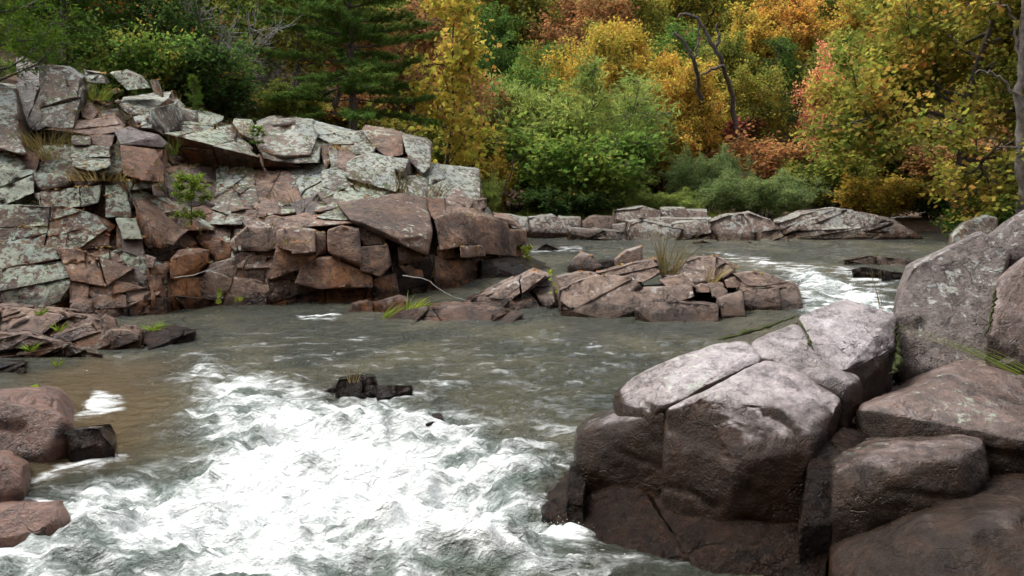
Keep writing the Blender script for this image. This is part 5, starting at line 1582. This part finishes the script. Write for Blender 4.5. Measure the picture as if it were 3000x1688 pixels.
# trees wholly behind others
TREE_HIDDEN = {19, 21, 23, 37, 38, 39, 40, 41, 53, 56, 57, 59, 70, 72, 74, 75, 76, 77, 78, 91, 92, 93, 96, 97, 98, 99, 100, 101, 102, 115, 116, 117,
               121, 122, 123, 124, 127, 131, 132, 133, 134, 137, 138, 139, 140, 141, 142, 143, 144, 145, 146, 147, 148, 149, 150, 151, 153, 155, 156, 157, 158, 159,
               160, 161, 162, 163, 164, 165, 166, 167, 168, 169, 170, 171, 172, 173, 174, 175, 176, 177, 178, 179, 180, 181, 182, 183, 184, 185, 186, 187, 188, 189,
               190, 191, 192, 193, 194, 195, 196, 197, 198, 199, 200, 201, 202, 203, 204, 205, 206, 207, 208, 209, 210, 211, 212, 213, 214, 215, 216, 217, 218, 219,
               220, 221, 222, 223, 224, 225, 226, 227, 228, 229, 230, 231, 232, 233, 234, 235, 236, 237, 238, 239, 240, 241, 242, 243, 244, 245, 246, 247, 248, 249,
               250, 251, 252, 253, 254, 255, 256, 257, 258, 259, 260, 261, 262, 263, 264, 265, 266, 267, 268, 269, 270, 271, 272, 273, 274, 275, 276, 277, 278, 279,
               280, 281, 282, 283, 284, 285, 286, 287, 288, 289, 290, 291, 292, 293, 294, 295, 296, 297}
rs = np.random.default_rng(5)
nm = {'olive': ('oak_tree', 'olive green tree on the wooded hillside'), 'green': ('oak_tree', 'green tree on the wooded hillside'), 'yellow': ('hickory_tree', 'yellow tree on the wooded hillside'),
      'rust': ('oak_tree', 'rusty brown tree on the wooded hillside'), 'red': ('maple_tree', 'red tree on the wooded hillside'), 'gold': ('maple_tree', 'golden tree on the wooded hillside'),
      'dark': ('oak_tree', 'dark green tree on the wooded hillside'), 'pine': ('pine_tree', 'pine on the wooded hillside')}
kinds = ['broad', 'broad2', 'broad3']
yy = 46.0
cnt = 0
while yy < 132:
    half = yy * 0.66
    stepx = 3.6 + (yy - 46) * 0.03
    xx = -half + rs.uniform(0, stepx)
    while xx < half:
        x = xx + rs.normal(0, .8)
        y = yy + rs.normal(0, 1.0)
        c = rs.choice(['olive', 'olive', 'olive', 'olive', 'green', 'green', 'yellow', 'yellow', 'rust', 'rust', 'gold', 'red', 'dark'], p=[.13, .13, .12, .12, .1, .1, .08, .07, .04, .03, .035, .02, .025])
        n_, l_ = nm[c]
        u_ = 1500 + x / y * F
        reg = ['left, beyond the dark oak', 'behind the pine', 'behind the yellow sapling', 'above the round willow', 'above the crimson dogwood', 'behind the coral tree', 'behind the sycamore'][int(np.searchsorted([700, 1150, 1450, 1950, 2300, 2550], u_))]
        row = 'lower wood' if y < 60 else 'middle wood' if y < 85 else 'high wood'
        tn = l_.split(' on the')[0]
        kd_, hh_, rt_, wd_ = rs.choice(kinds), rs.uniform(5, 8) if y < 57 else rs.uniform(7, 10.5) if y < 82 else rs.uniform(8.5, 12.5), rs.uniform(0, 6.28), rs.uniform(.85, 1.15)
        if cnt not in TREE_HIDDEN:
            HILL.append((u_, cnt, plant(kd_, n_, tn + ' in the ' + row + ' ' + reg, 'tree', x, y, hh_, c, rot=rt_, group='%s trees, %s %s' % (c, row, reg), wid=wd_)))
        cnt += 1
        xx += stepx * rs.uniform(.75, 1.25)
    yy += 5.2 + (yy - 46) * 0.05
# behind the ridge on the left bank
for (x, y, h, c, kd) in [(-13, 30, 8, 'dark', 'broad'), (-17, 33, 9, 'green', 'broad2'), (-9, 36, 9, 'olive', 'broad'), (-5.5, 37, 8, 'rust', 'broad3'), (-13, 40, 10, 'olive', 'broad2'), (-20, 42, 11, 'dark', 'broad'), (-2.5, 41, 8, 'rust', 'broad'), (-8, 43, 10, 'olive', 'broad2'), (-24, 37, 10, 'olive', 'broad'), (-17, 27, 7, 'dark', 'broad3'), (-12, 25.5, 5, 'green', 'broad3')]:
    n_, _ = nm[c]
    plant(kd, n_, {'dark': 'dark green', 'green': 'mid green', 'olive': 'olive', 'rust': 'rusty'}[c] + ' tree standing behind the cliff-top ridge', 'tree', x, y, h, c, rot=x * 3.3, group='%s trees behind the ridge' % c)
ORD = ['leftmost', 'second from left', 'third from left', 'fourth from left', 'fifth from left', 'sixth from left', 'seventh from left', 'eighth from left', 'ninth from left', 'tenth from left']


def ordinal(objs):
    """alike trees side by side: say which one"""
    by = {}
    for u_, o in objs:
        by.setdefault(o['label'], []).append((u_, o))
    for l_, q in by.items():
        if len(q) > 1:
            for k_, (u_, o) in enumerate(sorted(q, key=lambda t_: t_[0])):
                if k_ < len(ORD): o['label'] = l_ + ', ' + ORD[k_]


ordinal([(u_, o) for u_, _, o in HILL])
ordinal([(o.location.x / o.location.y, o) for o in bpy.data.objects if 'behind the ridge' in o.get('group', '')])

# unseen trees added behind the camera on the near bank to shade front rocks
for i in range(22):
    x = -24 + (i % 11) * 4.8 + rs.normal(0, .8)
    y = -10.5 - 5 * (i // 11) + rs.normal(0, .8)
    plant(rs.choice(kinds), 'oak_tree', 'unseen tree added on the near bank behind the viewer', 'tree', x, y, rs.uniform(9, 12), 'olive', rot=rs.uniform(0, 6.28), group='unseen trees added on the near bank')

# ------------------------------------------------------------------ small plants, twigs, spray
def blades(n, h, spread, rs, lean=(0, 0), wdt=0.012, base=0.05, seg=3, droop=0.5):
    V, Fq = [], []
    for i in range(n):
        a = rs.uniform(0, 6.28)
        r = base * math.sqrt(rs.random())
        p = np.array((math.cos(a) * r, math.sin(a) * r, -0.03))
        d = np.array((math.cos(a) * spread * rs.random() + lean[0], math.sin(a) * spread * rs.random() + lean[1], 1.0))
        hh = h * rs.uniform(.5, 1.15)
        side = unit(np.cross(d, (math.cos(a + 1.3), math.sin(a + 1.3), 0.1)))
        k0 = len(V)
        for s in range(seg + 1):
            t_ = s / seg
            ww = wdt * (1 - t_ * 0.92)
            V += [p + side * ww, p - side * ww]
            d = d + np.array((d[0] * droop, d[1] * droop, -0.22 * droop))
            p = p + unit(d) * hh / seg
        for s in range(seg):
            q = k0 + 2 * s
            Fq.append((q, q + 1, q + 3, q + 2))
    return np.array(V), np.array(Fq)


def tuft(label, u, v, d, h, n, leaf, seed, lean=(0, 0), spread=.5, base=.08, group=None, wdt=None, name='grass_tuft', cat='grass', droop=.5):
    rs = np.random.default_rng(seed)
    V, Fq = blades(n, h, spread, rs, lean, wdt or 0.38 * d / 852, base, droop=droop)
    if d > 15: d -= 0.45
    return tag(link(name, fast_mesh(name, V, Fq, False), at(u, v, d), None, LM[leaf]), label, cat, group)


tuft('tall straw-yellow grass tuft standing on the back of the midstream island', 1958, 800, 14.6, .95, 90, 'straw', 1, (.12, 0), .35, .16)
tuft('small reddish grass tuft on the midstream island, right of the tall tuft', 2085, 822, 14.3, .5, 40, 'straw', 2, (.25, 0), .4, .1)
tuft('dry yellow grass growing below the big grey block of the ridge', 1120, 570, 18.5, .75, 110, 'straw', 3, (-.05, 0), .6, .45)
tuft('low dry grass along the top of the red buttress', 1230, 572, 18.9, .5, 90, 'straw', 4, (0, 0), .6, .6)
tuft('dry grass in the orange recess of the ridge', 890, 610, 17.9, .6, 130, 'straw', 5, (0, 0), .6, .6)
tuft('green and straw grass on the dark ledge left of the buttress top', 1040, 650, 17.2, .5, 80, 'grass', 6, (.1, 0), .6, .35)
tuft('brown hanging grass in the gully beside the grey blocks', 130, 430, 16.4, .5, 300, 'straw', 7, (.0, -.1), .7, .6, droop=.5)
tuft('shaggy brown grass at the foot of the gully, left of the purple slab', 185, 465, 16.2, .42, 240, 'straw', 8, (0, -.1), .7, .5, droop=.5)
tuft('tuft of green grass by the round stone in the gully', 282, 290, 19.4, .6, 80, 'grass', 9, (.1, 0), .6, .25)
tuft('thin grass at the edge of the gully path', 230, 372, 18.2, .55, 90, 'straw', 10, (0, 0), .7, .35)
tuft('bright green grass tuft right of the purple slab', 505, 450, 18.0, .42, 45, 'grass', 11, (.0, 0), .35, .1)
tuft('dry grass between the mossy block and the ridge', 690, 400, 20.5, .5, 110, 'straw', 12, (0, 0), .6, .4)
tuft('dark grass below the rust-orange cube', 420, 555, 15.9, .45, 90, 'straw', 13, (0, -.1), .8, .35)
tuft('dry grass in the lichen-covered face', 300, 525, 15.6, .4, 120, 'straw', 14, (0, -.1), .8, .55)
tuft('short straw grass on the pale slope of the buttress', 760, 655, 16.8, .3, 60, 'straw', 15, (0, 0), .7, .4)
tuft('sparse grass on the flat top of the buttress', 905, 668, 16.9, .3, 50, 'straw', 16, (0, 0), .7, .4)
tuft('yellow-green weed between the two squared boulders', 1200, 910, 13.6, .38, 22, 'lime', 17, (.3, 0), .5, .06, wdt=.018, name='weed', cat='weed')
tuft('second yellow-green weed beside the squared boulders', 1228, 905, 13.6, .26, 14, 'lime', 18, (.4, 0), .5, .05, wdt=.016, name='weed', cat='weed')
tuft('drooping green weed lying over the water before the squared boulders', 1125, 930, 13.3, .4, 12, 'lime', 19, (.9, 0), .4, .06, wdt=.018, droop=.2, name='weed', cat='weed')
tuft('bright green drooping weed at the end of the stepped ledge', 448, 962, 10.5, .22, 34, 'lime', 20, (.15, -.1), .9, .05, wdt=.012, droop=1.0, name='weed', cat='weed')
tuft('small green weed on top of the stepped ledge', 118, 915, 10.9, .14, 18, 'lime', 21, (0, 0), 1.0, .03, wdt=.012, name='weed', cat='weed')
tuft('small green weed on the dark front of the stepped ledge', 88, 1022, 10.1, .15, 20, 'lime', 22, (0, 0), 1.0, .03, wdt=.012, name='weed', cat='weed')
tuft('yellowish weed on the middle of the stepped ledge', 172, 965, 10.7, .18, 18, 'lime', 23, (0, 0), .8, .03, wdt=.011, name='weed', cat='weed')
tuft('tiny weed at the waterline below the stepped ledge', 170, 1065, 9.8, .13, 14, 'lime', 24, (0, 0), .9, .03, wdt=.01, name='weed', cat='weed')
tuft('slender weed on the jagged rock in the rapid', 1035, 1112, 8.45, .26, 10, 'straw', 25, (0, 0), .3, .05, wdt=.005, name='weed', cat='weed')
tuft('long arching grass blades against the dark slab at the picture edge', 3010, 1085, 6.0, .95, 16, 'grass', 26, (-1.6, -.2), .5, .1, wdt=.003, droop=.25)
tuft('single fine grass stalks behind the huge wet boulder', 2590, 905, 9.0, .9, 6, 'straw', 27, (-.15, 0), .15, .05, wdt=.005, droop=.1)


def sprig(label, u, v, d, n, size, leaf, seed, h=.25, name='seedling'):
    rs = np.random.default_rng(seed)
    st = path((0, 0, -.05), (rs.normal(0, .2), 0, 1), h, 4, .15, rs)
    e = link(name, None, at(u, v, d))
    tag(e, label, 'seedling')
    link('stem', tubes_mesh('stem', [(st, np.linspace(.005, .002, 5))]), (0, 0, 0), e, MATS['bark'])
    C = np.array([st[rs.integers(1, 5)] + rs.normal(0, size * .5, 3) for _ in range(n)])
    C[:, 1] -= size * .3
    me = leaves_mesh('leaves', C, size, 'hex', None, 0.0, rs)
    link('leaves', me, (0, 0, 0), e, LM[leaf])


sprig('broad bright green leaf on a stem above the water by the red boulder', 97, 1150, 8.6, 3, .10, 'lime', 1, .14)
sprig('yellow-green seedling at the corner of the red buttress', 1540, 770, 19.0, 12, .13, 'lime', 2, .5)
sprig('lower yellow seedling at the foot of the buttress corner', 1532, 800, 18.8, 9, .11, 'lime', 3, .35)
sprig('tiny light green seedling at the dark waterline of the cliff', 648, 870, 14.5, 5, .10, 'lime', 4, .25)
sprig('thin seedling in the cleft between the knob and the island', 1632, 860, 13.5, 12, .07, 'lime', 5, .45)
sprig('small green seedling at the dark waterline right of the orange block', 682, 895, 14.4, 3, .08, 'lime', 6, .15)
plant('tiers', 'shrub', 'small yellow-green shrub growing in the dark cleft of the cliff', 'shrub', *at(560, 650, 14.8)[:2], 1.0, 'lime', z=at(560, 650, 14.8)[2], wid=.9)
plant('tiers', 'shrub', 'little green shrub on the shoulder of the big grey ridge block', 'shrub', *at(755, 425, 18.6)[:2], .5, 'green', z=at(755, 425, 18.6)[2], wid=1.0)


def twig_px(name, label, cat, pts, rad, mat, extra=()):
    rs = np.random.default_rng(len(label))
    P = [at(*p) for p in pts]
    base = P[0]
    def dense(L):
        L = np.array(L)
        t_ = np.linspace(0, len(L) - 1, len(L) * 4)
        q = np.stack([np.interp(t_, np.arange(len(L)), L[:, k]) for k in range(3)], 1)
        for _ in range(2): q[1:-1] = (q[:-2] + q[1:-1] * 2 + q[2:]) / 4
        return q + rs.normal(0, rad * .25, q.shape)
    q = dense(P)
    segs = [(q - base, np.linspace(rad, rad * .4, len(q)))]
    for L, r in extra:
        q = dense([at(*p) for p in L])
        segs.append((q - base, np.linspace(r, r * .35, len(q))))
    o = link(name, tubes_mesh(name, segs, 7), base, None, MATS[mat])
    return tag(o, label, cat)


twig_px('driftwood_branch', 'pale bare branch caught on the rocks below the orange block', 'branch', [(510, 815, 14.0), (560, 808, 13.9), (620, 790, 13.9), (690, 752, 14.2)], .012, 'deadwood', [([(600, 797, 13.9), (650, 790, 14.0), (700, 775, 14.2)], .008), ([(640, 782, 14.0), (670, 768, 14.1), (680, 750, 14.2)], .007)])
twig_px('root', 'thin grey root curving down the foot of the buttress', 'root', [(1180, 808, 15.0), (1250, 818, 14.9), (1290, 850, 14.8), (1330, 872, 14.7), (1365, 880, 14.6)], .014, 'deadwood')
twig_px('dead_tree', 'dead bent grey trunk arching over the scarlet tree', 'tree', [(2185, 600, 43.5), (2170, 450, 43.5), (2150, 330, 43), (2135, 230, 42), (2110, 170, 41), (2075, 110, 41), (2050, 60, 41), (2010, 38, 41), (1985, 48, 41)], .15, 'bark', [([(2120, 195, 41), (2090, 200, 41), (2050, 222, 41)], .1), ([(2100, 150, 41), (2105, 100, 41), (2100, 70, 41)], .09)])
twig_px('dead_tree', 'slim dead trunk left of the bent dead trunk', 'tree', [(2080, 600, 43.5), (2065, 430, 43.5), (2055, 320, 43), (2045, 240, 42), (2030, 170, 41), (2005, 130, 41), (1975, 95, 41)], .16, 'bark', [([(2033, 180, 41), (2045, 120, 41), (2050, 60, 41)], .07)])
twig_px('dead_tree', 'crooked bare trunk leaning in the thicket under the coral tree', 'tree', [(2370, 560, 40), (2345, 500, 40), (2335, 450, 40), (2310, 420, 40)], .10, 'palebark', [([(2340, 480, 40), (2360, 430, 40), (2385, 410, 40)], .05)])
twig_px('dead_tree', 'broken dark stump leaning beside the pine trunk', 'tree', [(985, 310, 26), (990, 285, 26), (1000, 262, 26)], .10, 'bark', [([(1000, 262, 26), (1030, 250, 26), (1060, 240, 26)], .05)])
twig_px('fallen_branch', 'bare fallen branch at the left foot of the round willow', 'branch', [(1455, 590, 35), (1480, 560, 35), (1500, 500, 35), (1505, 440, 35)], .05, 'bark', [([(1470, 572, 35), (1500, 560, 35), (1515, 548, 35)], .04)])
twig_px('fallen_branch', 'pale fallen stick at the waterline under the great sycamore', 'branch', [(2610, 640, 30), (2660, 635, 30), (2710, 622, 30)], .03, 'deadwood')
twig_px('sycamore_tree', 'pale straight trunk at the picture edge behind the upright slab', 'tree', [(3000, 640, 27), (2992, 500, 27), (2990, 350, 27), (2985, 250, 27), (2995, 100, 27), (3010, -100, 27)], .20, 'palebark', [([(2988, 300, 27), (2960, 255, 27), (2900, 215, 26.8), (2860, 210, 26.6)], .06), ([(2990, 200, 27), (2975, 60, 27), (2950, 20, 27), (2900, 5, 27)], .05)])
tree_px('leafy', 'shrub', 'olive shrub right of the great sycamore trunk', 'shrub', 2900, 38, 430, 'olive', wid=1.5, rot=2.2)
tree_px('leafy', 'shrub', 'rusty shrub behind the great sycamore trunk', 'shrub', 2760, 41, 400, 'rust', wid=1.5, rot=.2)
tree_px('leafy', 'shrub', 'green shrub far behind the dark mossy boulder', 'shrub', 2640, 43, 400, 'green', wid=1.5, rot=1.2)

# moss along the crest of the huge boulder
t = NT('moss')
pp = t.geo('Position')
t.set(t.bsdf.inputs['Base Color'], t.mix(t.noise(pp, 30, 5, 0.7), (0.012, 0.02, 0.003), (0.07, 0.085, 0.012)))
t.bsdf.inputs['Roughness'].default_value = 0.95
t.set(t.bsdf.inputs['Normal'], t.bump(t.noise(pp, 90, 4, 0.7), 1.0, 0.02))
MATS['moss'] = t.m


def moss_strip(label, L, r, seed, near=.9):
    """a cushion of moss following an edge"""
    rs = np.random.default_rng(seed)
    P = np.array([at(*z7([(x, y)])[0], d * near) for x, y, d in L])
    base = P[0].copy()
    tt = np.linspace(0, len(P) - 1, 26)
    q = np.stack([np.interp(tt, np.arange(len(P)), P[:, k]) for k in range(3)], 1) - base
    rad = r * (0.35 + np.abs(pnoise(np.stack([tt * 1.3, 0 * tt, 0 * tt], 1), seed)) * 1.6) * np.sin(np.linspace(0.15, 3.0, 26)) ** .5
    tag(link('moss', tubes_mesh('moss', [(q + rs.normal(0, r * .2, q.shape), rad)], 9), base, None, MATS['moss']), label, 'moss')


moss_strip('bright green moss along the back edge of the huge boulder crest', [(800, 530, 7.3), (900, 505, 7.3), (1000, 475, 7.4), (1060, 452, 7.5), (1115, 432, 7.6)], .028, 1)
moss_strip('dark moss in the crack of the huge boulder crest', [(1120, 450, 7.5), (1150, 500, 7.25), (1165, 545, 7.1), (1180, 570, 7.0)], .018, 2)
moss_strip('mossy clump between the crest and the upright slab', [(1498, 470, 7.45), (1505, 560, 7.35), (1510, 620, 7.2), (1480, 660, 7.0)], .045, 3)
moss_strip('moss in the cleft beside the dark slab at the picture edge', [(1885, 330, 7.45), (1872, 420, 7.3), (1850, 520, 7.15)], .03, 4)

# grass on the far bank
rs = np.random.default_rng(3)
VV, FF, k0 = [], [], 0
for i in range(900):
    x = rs.uniform(-2.5, 9)
    y = rs.uniform(33.2, 36.5)
    V, Fq = blades(5, rs.uniform(.3, .6), .6, rs, wdt=.02, base=.15)
    VV.append(V + np.array((x, y, float(ground_h(x, y)))))
    FF.append(Fq + k0)
    k0 += len(V)
tag(link('grass', fast_mesh('grass', np.vstack(VV), np.vstack(FF), False), (0, 0, 0), None, LM['grass']), 'green grass along the far bank behind the low shelf rocks', 'grass', kind='stuff')

# spray thrown up by the rapid
t = NT('spray_drops')
t.bsdf.inputs['Base Color'].default_value = (0.85, 0.88, 0.88, 1)
t.bsdf.inputs['Roughness'].default_value = 0.25
MATS['spray'] = t.m
rs = np.random.default_rng(9)
S0, F0 = ico(1)
C, Rr = [], []
for (u, v, n, sx_, h) in [(1640, 1590, 160, .12, .06), (1130, 1590, 260, .2, .09), (1400, 1610, 200, .4, .05), (900, 1480, 200, .6, .04), (480, 1500, 150, .4, .04), (300, 1560, 150, .4, .04), (2400, 850, 60, .5, .05)]:
    b = onwater(u, v)
    for _ in range(n):
        C.append(b + np.array((rs.normal(0, sx_), rs.normal(0, sx_ * .6), 0.02 + abs(rs.normal(0, h)))))
        Rr.append(rs.uniform(.001, .0035) * (b[1] / 6))
C = np.array(C); Rr = np.array(Rr)
st = np.stack([rs.normal(0, .3, len(C)), 0 * Rr, np.ones(len(C))], 1)
V = C[:, None, :] + Rr[:, None, None] * S0[None] * np.array((1, 1, 1.7))
Fq = F0[None] + (np.arange(len(C)) * len(S0))[:, None, None]
tag(link('spray', fast_mesh('spray', V.reshape(-1, 3), Fq.reshape(-1, 3)), (0, 0, 0), None, MATS['spray']), 'drops of spray thrown up over the white rapid', 'spray', kind='stuff')

# loose stones on the gully path
for k_, (u, v, sz) in enumerate([(290, 340, 30), (330, 330, 24), (300, 365, 26), (345, 352, 30), (270, 385, 34), (320, 392, 30), (365, 372, 24), (310, 310, 22), (345, 300, 26), (285, 300, 20), (335, 270, 30), (375, 400, 22)]):
    w_, h_ = sz, sz * .55
    d_ = 17.6 + (400 - v) * .012
    po = Poly(prism([(u - w_ * .5, v), (u - w_ * .2, v - h_ * .5), (u + w_ * .4, v - h_ * .4), (u + w_ * .55, v + h_ * .2), (u, v + h_ * .5)], d_, .3, .25, .1))
    me_, c_ = block_mesh(po, np.random.default_rng(k_ + 500))
    tag(link('stone', me_, c_, None, MATS['pale' if k_ % 3 else 'red']), 'loose flat stone on the gully path above the purple slab', 'stone', 'loose stones on the gully path')

# fallen leaves and small grass on the ledges of the left bank and the island
rs = np.random.default_rng(77)
LP = np.vstack(LEDGE)
pick = LP[rs.choice(len(LP), min(len(LP), 2200), False)]
pick = pick[pnoise(pick * 0.9, 5) > -0.15]
me_ = leaves_mesh('fallen_leaves', pick + np.array((0, 0, .02)) + rs.normal(0, .03, pick.shape) * np.array((1, 1, 0)), 0.075, 'quad', None, 3.0, rs)
tag(link('fallen_leaves', me_, (0, 0, 0), None, LM['rust']), 'brown fallen leaves scattered on the rock ledges', 'leaves', kind='stuff')
gp = LP[(LP[:, 2] > 1.1) & (pnoise(LP * 0.7 + 4, 8) > 0.12)]
gp = gp[rs.choice(len(gp), min(len(gp), 260), False)]
VV, FF, k0 = [], [], 0
for p_ in gp:
    V, Fq = blades(9, rs.uniform(.12, .3), .7, rs, wdt=.006, base=.08)
    VV.append(V + p_)
    FF.append(Fq + k0)
    k0 += len(V)
tag(link('ledge_grass', fast_mesh('ledge_grass', np.vstack(VV), np.vstack(FF), False), (0, 0, 0), None, LM['straw']), 'short dry grass sprouting from cracks of the cliff', 'grass', kind='stuff')
